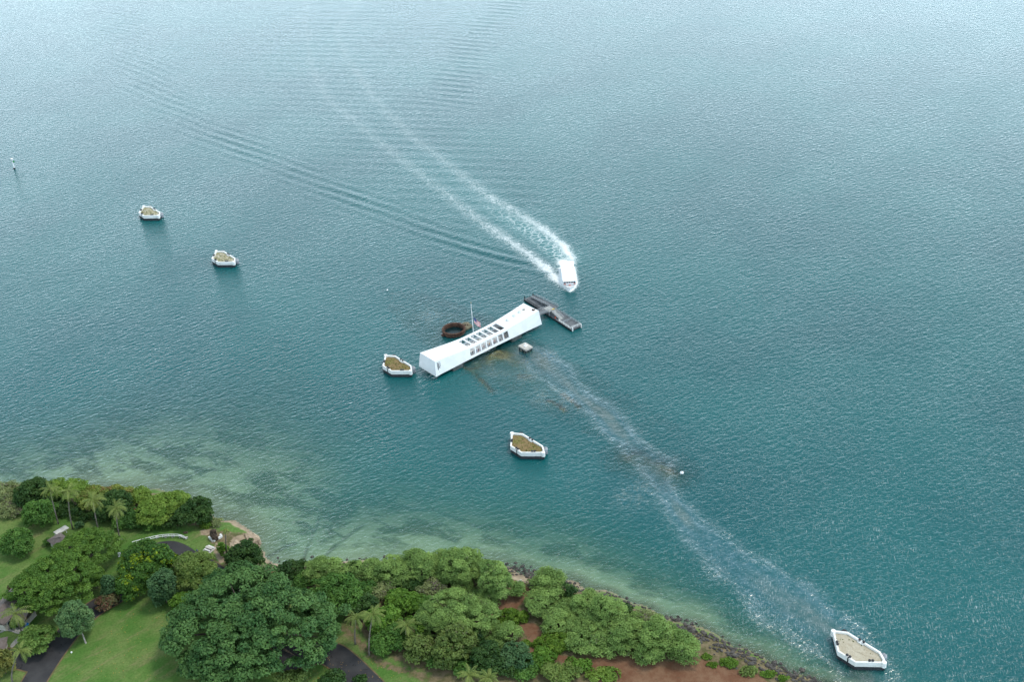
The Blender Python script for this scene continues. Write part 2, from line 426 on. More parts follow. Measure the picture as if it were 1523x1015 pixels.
# --- ground and sea bed, one sheet
def ground_mat():
    t = NT('ground'); v = t.pos()
    lawn = t.mix(t.ramp(t.noise(v, .09, 5, .65), .35, .68), (.072, .162, .032), (.145, .205, .062))
    lawn = t.mix(t.ramp(t.noise(t.map(v, (.35, 1.6, 1), (0, 0, -.75)), .16, 5, .72), .50, .72, 0, .75), lawn, (.205, .185, .090))
    lawn = t.mix(t.ramp(t.noise(v, 1.6, 3), .40, .66, 0, .35), lawn, (.040, .085, .016))
    dirt = t.mix(t.ramp(t.noise(v, .22, 5, .65), .35, .65), (.150, .072, .042), (.205, .120, .074))
    dirt = t.mix(t.ramp(t.noise(v, .9, 4), .58, .72, 0, .7), dirt, (.115, .072, .045))
    scrub = t.mix(t.ramp(t.noise(v, .5, 5, .7), .35, .65), (.085, .085, .035), (.195, .150, .092))
    sand = t.mix(t.ramp(t.noise(v, .35, 5, .65), .35, .65), (.34, .27, .185), (.22, .165, .115))
    nd = t.noise(v, .5, 5, .7)
    c = t.mix(t.ramp(t.math('ADD', t.attr('scrub'), t.math('MULTIPLY', t.math('SUBTRACT', nd, .5), .9)), .35, .65), lawn, scrub)
    c = t.mix(t.ramp(t.math('ADD', t.attr('dirt'), t.math('MULTIPLY', t.math('SUBTRACT', nd, .5), .9)), .35, .65), c, dirt)
    c = t.mix(t.ramp(t.math('ADD', t.attr('sand'), t.math('MULTIPLY', t.math('SUBTRACT', nd, .5), .9)), .35, .65), c, sand)
    bedn = t.math('ADD', t.math('MULTIPLY', t.noise(t.map(v, (.6, 1.2, 1), (0, 0, .35)), .13, 6, .68, .4), .7), t.math('MULTIPLY', t.noise(v, .035, 3), .3))
    bed = t.mix(t.ramp(t.noise(v, .12, 4), .3, .7), (.52, .49, .385), (.41, .41, .32))
    bed = t.mix(t.attr('near'), bed, t.mix(t.ramp(t.noise(v, .4, 4), .3, .7), (.62, .56, .41), (.50, .46, .33)))
    bed = t.mix(t.math('MULTIPLY', t.ramp(bedn, .45, .57, 0, .85), t.ramp(t.attr('near'), .35, .75, 1.0, .12)), bed, (.10, .125, .085))
    bed = t.mix(t.ramp(t.attr('channel'), .2, .8, 0, .55), bed, (.075, .080, .065))
    wet = t.mix(t.ramp(t.noise(v, .8, 5, .7), .40, .6), (.060, .050, .040), (.155, .125, .088))
    bed = t.mix(t.attr('wet'), bed, wet)
    c = t.mix(t.attr('sea'), c, bed)
    nm = t.bump(t.noise(v, 2.2, 5, .7), .12)
    return t.pbr(c, .95, nm, spec=.1)

DIRT = [
 [(762, 848), (792, 850), (800, 868), (790, 884), (775, 900), (765, 912), (735, 915), (740, 900), (757, 885)],
 [(770, 925), (800, 930), (812, 955), (830, 975), (860, 980), (905, 978), (940, 972), (990, 985), (1045, 982), (1085, 995), (1130, 1004), (1160, 1030), (900, 1040), (880, 996), (830, 985), (795, 970)],
 [(600, 868), (640, 870), (640, 890), (700, 900), (690, 912), (600, 900)], [(640, 862), (690, 895), (730, 905), (730, 915), (660, 905), (610, 890)],
 [(372, 840), (415, 838), (420, 850), (380, 858)], [(735, 955), (790, 960), (790, 985), (735, 975)]]
SCRUB = [[(420, 838), (600, 834), (760, 846), (880, 880), (1030, 934), (1120, 973), (1215, 1008), (1230, 1040), (660, 1040), (640, 1003), (590, 985), (545, 950), (505, 915), (470, 880), (425, 860)],
         [(-20, 735), (120, 726), (235, 732), (322, 770), (316, 784), (290, 782), (230, 784), (150, 772), (60, 748), (-20, 762)],
         [(510, 925), (570, 985), (640, 1006), (700, 1015), (700, 1030), (640, 1018), (560, 990), (505, 935)],
         [(300, 790), (390, 790), (385, 850), (340, 850), (318, 812)]]
SAND = [[(355, 793), (392, 797), (392, 806), (372, 812), (360, 830), (345, 830), (343, 805)], [(770, 848), (800, 852), (790, 868), (752, 860)], [(376, 838), (412, 837), (416, 846), (380, 850)], [(296, 788), (318, 788), (312, 796), (300, 797)],
        [(320, 806), (338, 812), (335, 835), (326, 840), (318, 820)]]
def zone(X, Y, polys, soft=1.2, z=GZ):
    v = np.zeros(X.shape)
    for P in polys:
        W = [tuple(at(x, y, z)[:2]) for x, y in P]; d, _, _ = seg_dist(X, Y, W + [W[0]])
        v = np.maximum(v, np.clip(.5 + np.where(in_poly(X, Y, W), d, -d) / (2 * soft), 0, 1))
    return v
xs = axis(-232, 150, 1.0, -9000, 9000); ys = axis(205, 420, 1.0, -6000, 14000)
X, Y, Q = grid(xs, ys); Z, SD = ground_z(X, Y)
Z = Z + np.where((SD < -8) & (zone(X, Y, SCRUB) > .6), .12 * vnoise(X, Y, .3, 9), 0) - np.where(Y > 600, 3, 0)
chan = np.zeros(X.shape)
for P, w_ in ((track([(478, 832), (505, 805), (541, 776)]), 1.1), (track([(452, 830), (460, 805), (474, 765)]), 1.0), (track([(400, 828), (425, 812), (440, 806)]), .9)):
    d, _, _ = seg_dist(X, Y, P); chan = np.maximum(chan, np.exp(-(d / w_) ** 2) * (.8 + .4 * vnoise(X, Y, .4, 5)))
wet = np.exp(-(np.clip(SD - 1.0, 0, None) / np.interp(X, [-200, -95, -60, 0, 30, 70], [7, 7, 4, 4.5, 2.5, 4.5])) ** 2) * np.interp(X, [-200, -95, -60, 0, 30, 70], [.7, .7, .3, .85, .7, .9])
dirt = zone(X, Y, DIRT); scr = zone(X, Y, SCRUB, 2.5); snd = zone(X, Y, SAND)
snd = np.maximum(snd, np.clip((SD + 3.0) / 2.5, 0, 1) * np.interp(X, [-120, -100, 0, 30, 60], [.3, .9, .8, .45, .45]))
g = fast_mesh('ground', np.stack([X, Y, Z], -1).reshape(-1, 3), Q, [ground_mat()], smooth=True, attrs=[
    ('dirt', 'POINT', dirt.ravel()), ('scrub', 'POINT', scr.ravel()), ('sand', 'POINT', snd.ravel()), ('wet', 'POINT', wet.ravel()),
    ('channel', 'POINT', chan.ravel()), ('near', 'POINT', (.85 * np.exp(-np.clip(SD, 0, None) / np.interp(X, [-100, -60, 0, 60], [14, 17, 17, 13]))).ravel()), ('sea', 'POINT', np.clip(SD / 1.2 + .5, 0, 1).ravel())])
tag(g, kind='structure')

# --- sunken ship under and beside the memorial
xs = np.arange(-75, 75, 1.0); ys = np.arange(305, 500, 1.0); X, Y, Q = grid(xs, ys)
WZ = wreck_top(X, Y); keep = (WZ > -11).ravel()
qk = keep[Q].all(1); used = np.unique(Q[qk]); remap = -np.ones(X.size, int); remap[used] = np.arange(len(used))
def hull_mat():
    t = NT('encrusted_hull'); v = t.pos()
    c = t.mix(t.ramp(t.noise(v, .3, 6, .7), .38, .62), (.15, .085, .042), (.38, .22, .10))
    c = t.mix(t.ramp(t.noise(v, .12, 4), .45, .65), c, (.115, .125, .070))
    return t.pbr(c, .95)
h = fast_mesh('sunken_ship', np.stack([X, Y, WZ], -1).reshape(-1, 3)[used], remap[Q[qk]], [hull_mat()], smooth=True)
tag(h, 'rust brown sunken ship hull under the water beside the white memorial', 'shipwreck')

# --- water
BOAT = np.array([26.8, 468.0])
arms = track([(838, 412), (800, 400), (700, 370), (600, 327), (480, 275), (380, 230), (290, 185), (232, 140), (205, 90), (185, 40), (165, -20), (150, -60)])
arm_r = track([(668, 150), (690, 85), (715, 45), (755, 12), (790, -30)])
foam_l = track([(838, 424), (822, 408), (790, 381), (745, 350), (700, 318), (660, 285), (600, 240), (545, 195), (490, 150), (465, 105), (455, 40), (452, -40)])
foam_r = track([(852, 385), (838, 366), (820, 350), (770, 317), (735, 297), (715, 283), (660, 240), (610, 200), (560, 150), (515, 85), (500, 45), (540, -10), (520, -60)])
foam_s = track([(855, 392), (846, 380), (840, 358), (832, 330)])
mid_w = track([(842, 385), (800, 350), (740, 315), (680, 270), (600, 215), (520, 140), (480, 40)])
slick = track([(786, 522), (815, 548), (852, 580), (905, 622), (940, 662), (975, 690), (985, 725), (1030, 785), (1100, 845), (1170, 895), (1235, 940), (1270, 985), (1300, 1040)])
slick_w = np.array([3, 6, 3.6, 4.2, 4, 6.5, 3.0, 3.8, 7.5, 10, 8.5, 6, 6])
xs = axis(-455, 425, 1.15, -9000, 9000)
ylist = [150.0]
while ylist[-1] < 1150: ylist.append(ylist[-1] + max(.85, ylist[-1] / 430))
st = 3.0
while ylist[-1] < 14000: st *= 1.3; ylist.append(ylist[-1] + st)
y0 = 150.0; st = 1.0; low = []
while y0 > -6000: st *= 1.4; y0 -= st; low.append(y0)
ys = np.array(low[::-1] + ylist); X, Y, Q = grid(xs, ys)
gz, SD = ground_z(X, Y)
inwr = (X > -75) & (X < 74) & (Y > 305) & (Y < 499)
depth = -np.maximum(gz, np.where(inwr, wreck_top(X, Y), -14))
op = 1 - np.exp(-np.clip(depth, 0, None) / 2.7)
H = np.zeros(X.shape)
# diverging wake waves
def smooth(P, n=3):
    P = np.array(P, float)
    for _ in range(n):
        q = [P[0]]
        for a_, b_ in zip(P[:-1], P[1:]): q += [a_ * .75 + b_ * .25, a_ * .25 + b_ * .75]
        P = np.array(q + [P[-1]])
    return P
d, a, sd = seg_dist(X, Y, smooth(arms)); ds = d * sd
aa = np.linspace(0, 1500, 400); phi = np.radians(np.interp(aa, [0, 60, 250, 420, 600, 900], [10, 6, 8, 18, 42, 55]))
run = np.interp(a, aa, np.concatenate([[0], np.cumsum(np.sin(phi[:-1])) * (aa[1] - aa[0])])); cphi = np.cos(np.interp(a, aa, phi))
tp = np.clip(a / 30, 0, 1) * np.exp(-a / 850) 
wid = 6 + a * .026
H += .25 * tp * np.cos((ds * cphi - run + 1.2 * vnoise(X, Y, .03, 61)) * 2 * math.pi / 7.2) * np.exp(-(ds / wid) ** 2) * (.75 + .45 * vnoise(X, Y, .04, 62))
d, a, sd = seg_dist(X, Y, arm_r)
n2 = np.array([.45, .9]); H += .11 * np.cos((X * n2[0] + Y * n2[1]) * 2 * math.pi / 9.0) * np.exp(-(d / 17) ** 2)
# transverse waves between the arms, behind the boat
dm, am, _ = seg_dist(X, Y, mid_w)
H += .06 * np.cos((X * .25 + Y * .97) * 2 * math.pi / 11.0) * np.exp(-(dm / (25 + .12 * am)) ** 2) * np.clip(am / 80, 0, 1)
wob = vnoise(X, Y, .03, 31) * 1.0
foam = np.zeros(X.shape)
for P, w0, gr, dec, base in ((foam_l, 3.0, .016, 80, .26), (foam_r, 3.2, .016, 75, .26), (foam_s, 1.6, .0, 30, .0)):
    d, a, _ = seg_dist(X, Y, P); wv = w0 + gr * np.minimum(a, 120)
    d = d + .9 * vnoise(X, Y, .16, 51) + .8 * vnoise(X, Y, .6, 52); foam = np.maximum(foam, np.exp(-(d / wv) ** 2) * ((.70 - base) * np.exp(-(a / dec) ** 1.6) + base * np.exp(-a / 1100)))
stern = np.exp(-(((X - 25.6) / 4.0) ** 2 + ((Y - 484) / 5.0) ** 2)); foam = np.maximum(foam, .85 * stern)
hw = 3.0 * np.clip((Y - 456.6) / 7.0, 0, 1) ** .6
hull_d = np.maximum(np.abs(X - 26.8) - hw, 0) ** 2 + np.maximum(np.abs(Y - 467.5) - 11, 0) ** 2
foam = np.maximum(foam, np.exp(-hull_d / 2.2) * .80)
churn = np.exp(-(dm / (6 + .05 * am)) ** 2) * np.exp(-am / 90)
d, a, _ = seg_dist(X, Y, slick)
seglen = np.concatenate([[0], np.cumsum(np.hypot(*np.diff(np.array(slick), axis=0).T))])
wv = np.interp(a, seglen, slick_w) * (1 + .35 * vnoise(X, Y, .06, 41) + .2 * vnoise(X, Y, .2, 42))
slk = np.clip(1.25 - d / wv, 0, 1) * (.75 + .35 * vnoise(X, Y, .08, 43))
film_band = np.exp(-((d - wv) / 2.2) ** 2) * .9
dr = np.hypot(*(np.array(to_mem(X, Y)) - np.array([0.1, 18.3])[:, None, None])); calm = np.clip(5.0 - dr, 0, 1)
iri = np.zeros(X.shape)
for (x, y, r) in ((771, 527, 3.4), (783, 539, 2.4), (755, 538, 3.0), (732, 555, 3.2), (752, 557, 2.6), (778, 559, 4.2), (804, 590, 4.6), (842, 596, 3.6), (790, 560, 3), (640, 470, 4), (815, 530, 4), (950, 735, 5), (930, 740, 4)):
    p = at(x, y); iri = np.maximum(iri, np.exp(-(np.hypot(X - p[0], (Y - p[1]) * .7) / r) ** 2))
pr = (X - -10) / 170.0
fleck = np.clip(1.0 - (Y - 215) / 330, 0, 1) * np.clip((X + 60) / 130, .12, 1) + .22 * slk * np.clip((X + 20) / 60, 0, 1)

def water_mat():
    t = NT('water'); v = t.pos(); g_ = t.attr
    big = t.noise(v, .012, 3, .5); gust = t.noise(t.map(v, (1, .5, 1), (0, 0, .5)), .02, 4, .6)
    deep = t.mix(t.ramp(big, .35, .65), (.0032, .074, .084), (.0052, .092, .098))
    deep = t.mix(g_('shoal'), deep, (.018, .150, .112))
    deep = t.mix(t.math('MULTIPLY', g_('churn'), .5), deep, (.05, .22, .22))
    deep = t.mix(t.math('MULTIPLY', g_('well'), .95), deep, (.004, .022, .028))  # lack of light inside the turret ring put into the water colour
    bn = t.noise(t.map(v, (1, 1, 1), (0, 0, .4)), .35, 5, .7)
    deep = t.mix(t.math('MULTIPLY', g_('slick'), t.ramp(bn, .3, .7, .25, .8)), deep, t.mix(t.ramp(g_('slick'), .35, .95), (.065, .165, .225), (.125, .165, .155)))
    # waves: three trains of wind ripples
    w1 = t.noise(t.map(v, (.42, 1.05, 1), (0, 0, -.56)), .62, 3, .58, .35)
    w2 = t.noise(t.map(v, (.5, 1.1, 1), (0, 0, .12)), .95, 3, .55, .2)
    w3 = t.noise(t.map(v, (.45, 1, 1), (0, 0, -1.2)), 1.7, 2, .5)
    hgt = t.math('ADD', t.math('MULTIPLY', w1, 1.0), t.math('ADD', t.math('MULTIPLY', w2, .55), t.math('MULTIPLY', w3, .32)))
    st_ = t.math('MULTIPLY', t.ramp(gust, .25, .7, .72, 1.0), t.math('SUBTRACT', 1.0, t.math('MULTIPLY', g_('calm'), .92)))
    nrm = t.bump(hgt, .46, t.math('MULTIPLY', st_, .95))
    dif = t.n('ShaderNodeBsdfDiffuse'); t.l(deep, dif.inputs['Color']); t.l(nrm, dif.inputs['Normal'])
    tr = t.n('ShaderNodeBsdfTransparent'); tr.inputs['Color'].default_value = (.74, .97, .90, 1)
    body = t.n('ShaderNodeMixShader'); t.l(g_('op'), body.inputs['Fac']); t.l(tr.outputs[0], body.inputs[1]); t.l(dif.outputs[0], body.inputs[2])
    gl = t.n('ShaderNodeBsdfGlossy'); gl.inputs['Roughness'].default_value = .19; t.l(nrm, gl.inputs['Normal'])
    irn = t.noise(v, .55, 3, .6, 1.5); stk = t.noise(t.map(v, (.14, 1, 1), (0, 0, -2.26)), .75, 4, .65, .8)
    icol = t.mix(t.ramp(irn, .35, .6), (.75, 1.0, 1.25), (1.15, 1.0, .85))
    gc = t.mix(t.math('MULTIPLY', g_('iri'), .8), (1, 1, 1), icol); t.l(gc, gl.inputs['Color'])
    fr = t.n('ShaderNodeFresnel'); fr.inputs['IOR'].default_value = 1.33; t.l(nrm, fr.inputs['Normal'])
    film = t.math('ADD', t.math('MULTIPLY', g_('iri'), t.ramp(irn, .38, .62, .01, .08)), t.math('MULTIPLY', t.math('MAXIMUM', g_('film'), t.math('MULTIPLY', g_('slick'), .55)), t.ramp(t.math('ADD', t.math('MULTIPLY', stk, .5), t.math('MULTIPLY', bn, .5)), .42, .60, .02, .145)))
    fac = t.math('MINIMUM', t.math('ADD', fr.outputs[0], film), 1.0)
    wat = t.n('ShaderNodeMixShader'); t.l(fac, wat.inputs['Fac']); t.l(body.outputs[0], wat.inputs[1]); t.l(gl.outputs[0], wat.inputs[2])
    # foam: lacy near the boat; wave glints and small whitecaps painted as white flecks
    fa = t.noise(v, 1.5, 3, .75, 1.2); fb = t.noise(v, .4, 3, .7, 1.4)
    fn = t.math('ADD', t.math('MULTIPLY', fa, .65), t.math('MULTIPLY', fb, .35))
    fm = t.ramp(t.math('SUBTRACT', t.math('MULTIPLY', g_('foam'), .95), fn), -.10, .24)
    fm = t.math('MAXIMUM', t.math('MULTIPLY', fm, t.ramp(g_('foam'), .02, .3)), t.math('MULTIPLY', t.ramp(g_('foam'), .03, .6, 0, .9), t.ramp(fn, .46, .60)))
    vo = t.n('ShaderNodeTexVoronoi', feature='DISTANCE_TO_EDGE'); vd = t.n('ShaderNodeVectorMath', operation='ADD'); t.l(v, vd.inputs[0])
    nv3 = t.n('ShaderNodeTexNoise'); t.l(v, nv3.inputs['Vector']); nv3.inputs['Scale'].default_value = .5; vs3 = t.n('ShaderNodeVectorMath', operation='SCALE'); t.l(nv3.outputs['Color'], vs3.inputs[0]); vs3.inputs['Scale'].default_value = 3.0; t.l(vs3.outputs[0], vd.inputs[1]); t.l(vd.outputs[0], vo.inputs['Vector']); vo.inputs['Scale'].default_value = .30
    lace = t.math('MULTIPLY', t.ramp(vo.outputs['Distance'], .02, .11, .5, 0), t.ramp(g_('churn'), .25, .8)); fm = t.math('MAXIMUM', fm, lace)
    ln_ = t.noise(t.map(v, (.36, 1.8, 1), (0, 0, -1.35)), 1.5, 4, .66, .6)
    cl = t.noise(v, .05, 4, .6)
    thr = t.math('SUBTRACT', t.math('ADD', ln_, t.math('MULTIPLY', t.math('SUBTRACT', cl, .5), .25)), t.math('MULTIPLY', t.math('SUBTRACT', 1.0, g_('fleck')), .16))
    fk = t.math('MULTIPLY', t.ramp(thr, .55, .76, 0, .34), t.ramp(g_('fleck'), .05, .5))
    fd = t.n('ShaderNodeBsdfDiffuse'); fd.inputs['Color'].default_value = (.80, .84, .85, 1)
    fin = t.n('ShaderNodeMixShader'); t.l(t.math('MAXIMUM', fm, fk), fin.inputs['Fac']); t.l(wat.outputs[0], fin.inputs[1]); t.l(fd.outputs[0], fin.inputs[2])
    t.l(fin.outputs[0], t.out.inputs['Surface']); return t.m
wt = fast_mesh('water', np.stack([X, Y, H], -1).reshape(-1, 3), Q, [water_mat()], smooth=True, attrs=[
    (k, 'POINT', a_.ravel()) for k, a_ in (('op', op), ('shoal', np.where(SD > -2, np.exp(np.clip(gz, -14, 0) / 3.0), 0) * np.interp(X, [-120, -70, -20, 40], [.45, .75, 1.1, 1.25])), ('foam', foam), ('churn', churn), ('slick', slk), ('film', film_band), ('calm', np.maximum(calm, .45 * slk)), ('iri', iri), ('well', calm), ('fleck', np.clip(fleck, 0, 1)))])
tag(wt, kind='structure')

# ------------------------------------------------------------------ roads and paths
def sheet(name, pts, z, mat, width=None, px=True):
    W = [at(x, y, GZ)[:2] for x, y in pts] if px else [np.array(p) for p in pts]
    if width:                                           # a ribbon along a smoothed line
        P = np.array(W); 
        for _ in range(3):
            n = [P[0]]
            for a, b in zip(P[:-1], P[1:]): n += [a * .75 + b * .25, a * .25 + b * .75]
            P = np.array(n + [P[-1]])
        T = np.gradient(P, axis=0); T /= np.hypot(T[:, 0], T[:, 1])[:, None]; Nn = np.stack([-T[:, 1], T[:, 0]], -1) * width / 2
        V = np.concatenate([P + Nn, P - Nn]); m = len(P)
        fs = [(i, i + m, i + m + 1, i + 1) for i in range(m - 1)]
        b = MB().add([(p[0], p[1], z) for p in V], fs)
    else:
        P = np.array(W)
        for _ in range(2):
            n = []
            for a, b in zip(P, np.roll(P, -1, 0)): n += [a * .75 + b * .25, a * .25 + b * .75]
            P = np.array(n)
        b = MB().add([(p[0], p[1], z) for p in P], [tuple(range(len(P)))])
    o = b.build(name, mat); 
    me = o.data
    bm = bmesh.new(); bm.from_mesh(me); bmesh.ops.triangulate(bm, faces=[f for f in bm.faces if len(f.verts) > 4])
    for f in bm.faces:
        if f.normal.z < 0: f.normal_flip()
    bm.to_mesh(me); bm.free()
    return tag(o, kind='structure')
R1 = [(20, 1080), (48, 1020), (60, 1000), (88, 959), (112, 930), (140, 905), (180, 885), (205, 850), (225, 828), (250, 815)]
R2 = [(283, 828), (312, 847), (335, 862), (370, 900), (410, 950), (440, 978), (470, 975)]
R3 = [(415, 990), (458, 975), (490, 970), (515, 990), (545, 1020), (590, 1065)]
R4 = [(-40, 976), (0, 977), (30, 982), (66, 992)]
LOOP = [(216, 816), (236, 807), (258, 805), (276, 811), (290, 820), (299, 829), (292, 842), (278, 838), (262, 827), (244, 824), (222, 842), (205, 840)]
for k, (P, wd) in enumerate(((R1, 7.2), (R2, 6.2), (R3, 8.2), (R4, 6.5))):
    sheet('road_verge', P, GZ + .060 + .008 * k, M['verge'], wd + .9)
    sheet('road', P, GZ + .110 + .008 * k, M['asphalt'], wd)
sheet('road', LOOP, GZ + .15, M['asphalt'])
sheet('path', [(14, 962), (22, 953), (32, 943), (40, 938), (41, 944), (34, 950), (26, 957), (18, 966)], GZ + .10, M['concrete'])
sheet('path', [(0, 940), (12, 932), (24, 936), (40, 930), (42, 940), (30, 946), (10, 938), (0, 944)], GZ + .106, M['concrete'])
#NEXT

# ------------------------------------------------------------------ white memorial bridging the sunken ship
def roof_z(s):
    k = max(0.0, (abs(s) - 7.0) / 20.3); return 5.95 + 1.95 * (k ** 1.25 if k < 1 else 1)
def top_half(s): return 4.15 + .55 * min(1, (abs(s) / 27.3)) ** 1.6
def bot_half(s): return 5.0 + .5 * min(1, (abs(s) / 27.3)) ** 1.6
memo = empty('memorial', mem(0, 0), YAW, 'long white memorial hall with sagging roof spanning the water over the wreck', 'memorial')
ZB = 1.5
OPEN = [(-9.6 + 2.93 * k, -9.6 + 2.93 * k + 2.35) for k in range(7)]
def memorial_shell():
    st = sorted(set([round(v, 3) for o_ in OPEN for v in o_] + list(np.round(np.linspace(10.6, 27.3, 9), 3)) + list(np.round(np.linspace(-27.3, -10.4, 9), 3))))
    def isopen(a, b): return any(abs(a - p) < .01 and abs(b - q) < .01 for p, q in OPEN)
    def grid_part(rows):
        bm = bmesh.new(); vv = [[bm.verts.new(f(s)) for s in st] for f in rows]
        return bm, vv
    def ends(s): return s * (28.0 / 27.3)
    # walls, with the seven windows left open
    for sg in (-1, 1):
        fr = [0, .21, .86, 1]
        bm, vv = grid_part([(lambda s, f=f: (ends(s) * (1 - f) + s * f, sg * (bot_half(s) * (1 - f) + top_half(s) * f), ZB * (1 - f) + roof_z(s) * f)) for f in fr])
        for i in range(3):
            for k in range(len(st) - 1):
                if i == 1 and isopen(st[k], st[k + 1]): continue
                q = [vv[i][k], vv[i][k + 1], vv[i + 1][k + 1], vv[i + 1][k]]
                bm.faces.new(q if sg < 0 else q[::-1])
        solid(bm, 'wall', .34)
    for sg in (-1, 1):
        bm = bmesh.new(); s = 27.3 * sg; q = [bm.verts.new(p) for p in ((28 * sg, -5.5, ZB), (28 * sg, 5.5, ZB), (s, top_half(s), roof_z(s)), (s, -top_half(s), roof_z(s)))]
        bm.faces.new(q if sg > 0 else q[::-1]); solid(bm, 'wall', .34)
    # roof, with seven skylight openings between beams
    bm, vv = grid_part([(lambda s, t=t: (s, t if abs(t) < 4 else math.copysign(top_half(s), t), roof_z(s))) for t in (-5, -2.75, 2.95, 5)])
    for i in range(3):
        for k in range(len(st) - 1):
            if i == 1 and isopen(st[k], st[k + 1]): continue
            bm.faces.new([vv[i][k], vv[i][k + 1], vv[i + 1][k + 1], vv[i + 1][k]])
    solid(bm, 'roof', .42)
def solid(bm, name, th):
    me = bpy.data.meshes.new(name); bm.normal_update(); bm.to_mesh(me); bm.free(); me.materials.append(M['white'])
    o = bpy.data.objects.new(name, me); COL.objects.link(o); o.parent = memo
    m = o.modifiers.new('thickness', 'SOLIDIFY'); m.thickness = th; m.offset = -1
    return o
memorial_shell()
MB().box((0, 0, ZB + .2), (54.6, 9.6, .5)).build('floor', M['floor'], memo)
for s0, s1 in ((-19.5, -14.5), (11.5, 16.5)):
    MB().box(((s0 + s1) / 2, 0, .45), (s1 - s0, 11.3, 1.9)).build('pier', M['dark_girder'], memo)
for k in range(7):
    for sy in (-1, 1): MB().box(((OPEN[k][0] + OPEN[k][1]) / 2, sy * 4.47, 3.05), (2.3, .07, .07)).build('window_rail', M['steel'], memo)
def roof_at(px, py, zz=7.0):
    for _ in range(6):
        p = at(px, py, zz); s, t = to_mem(p[0], p[1]); zz = roof_z(s)
    return s, t, zz
for x, y in ((790, 235), (838, 202), (880, 175)):
    s, t, zz = roof_at(600 + x / 5.073, 430 + y / 5.073)
    b = MB(); b.lathe((s, t, zz), [(1.0, -.1), (1.02, .12), (.95, .17), (.8, .36), (.45, .52), (.0, .58)], 20)
    b.build('skylight_dome', M['skylight'], memo, smooth=True)
s, t, zz = roof_at(600 + 908 / 5.073, 430 + 158 / 5.073)
MB().lathe((s, t, zz), [(.55, -.1), (.55, .3), (.35, .4), (0, .42)], 14).build('vent_cap', M['concrete'], memo)
s, t, zz = roof_at(600 + 978 / 5.073, 430 + 162 / 5.073)
MB().box((s, t, zz + .25), (.5, .9, .6)).box((s + .55, t - .3, zz + .2), (.4, .4, .5)).build('roof_box', M['rust'], memo)
s, t, zz = roof_at(600 + 778 / 5.073, 430 + 245 / 5.073)
MB().tube([(s, t, zz - .1), (s, t, zz + .9)], .06).box((s, t, zz + .95), (.25, .25, .2)).build('roof_mast', M['steel'], memo)
# perforated tree pattern near the seaward corner of the front wall
b = MB()
def on_front(s, z, off=.012):
    f = (z - ZB) / (roof_z(s) - ZB); return (s, -(bot_half(s) * (1 - f) + top_half(s) * f) - off, z)
for c_, (s, zs) in enumerate(((-26.3, (6.7, 6.15, 5.6, 5.05, 4.5, 3.95)), (-25.85, (6.3, 5.75, 5.2, 4.65)), (-25.4, (6.75, 6.1, 5.4, 4.8, 4.3)), (-24.95, (6.35, 5.6, 5.0)))):
    for z in zs:
        p, q = on_front(s, z - .2), on_front(s, z + .2); wd = .2 if c_ < 2 else .11
        b.add([(p[0] - wd, p[1], p[2]), (p[0] + wd, p[1], p[2]), (q[0] + wd, q[1], q[2]), (q[0] - wd, q[1], q[2])], [(0, 1, 2, 3)])
for z in (5.9, 5.0, 4.2, 3.4, 2.8):
    for s in (-26.5, -26.05, -25.6):
        if (int(z * 10) + int(s * 10)) % 3 == 0: continue
        p, q = on_front(s, z - .1), on_front(s, z + .1)
        b.add([(p[0] - .06, p[1], p[2]), (p[0] + .06, p[1], p[2]), (q[0] + .06, q[1], q[2]), (q[0] - .06, q[1], q[2])], [(0, 1, 2, 3)])
b.build('wall_perforation', M['iron'], memo)['kind'] = 'stuff'

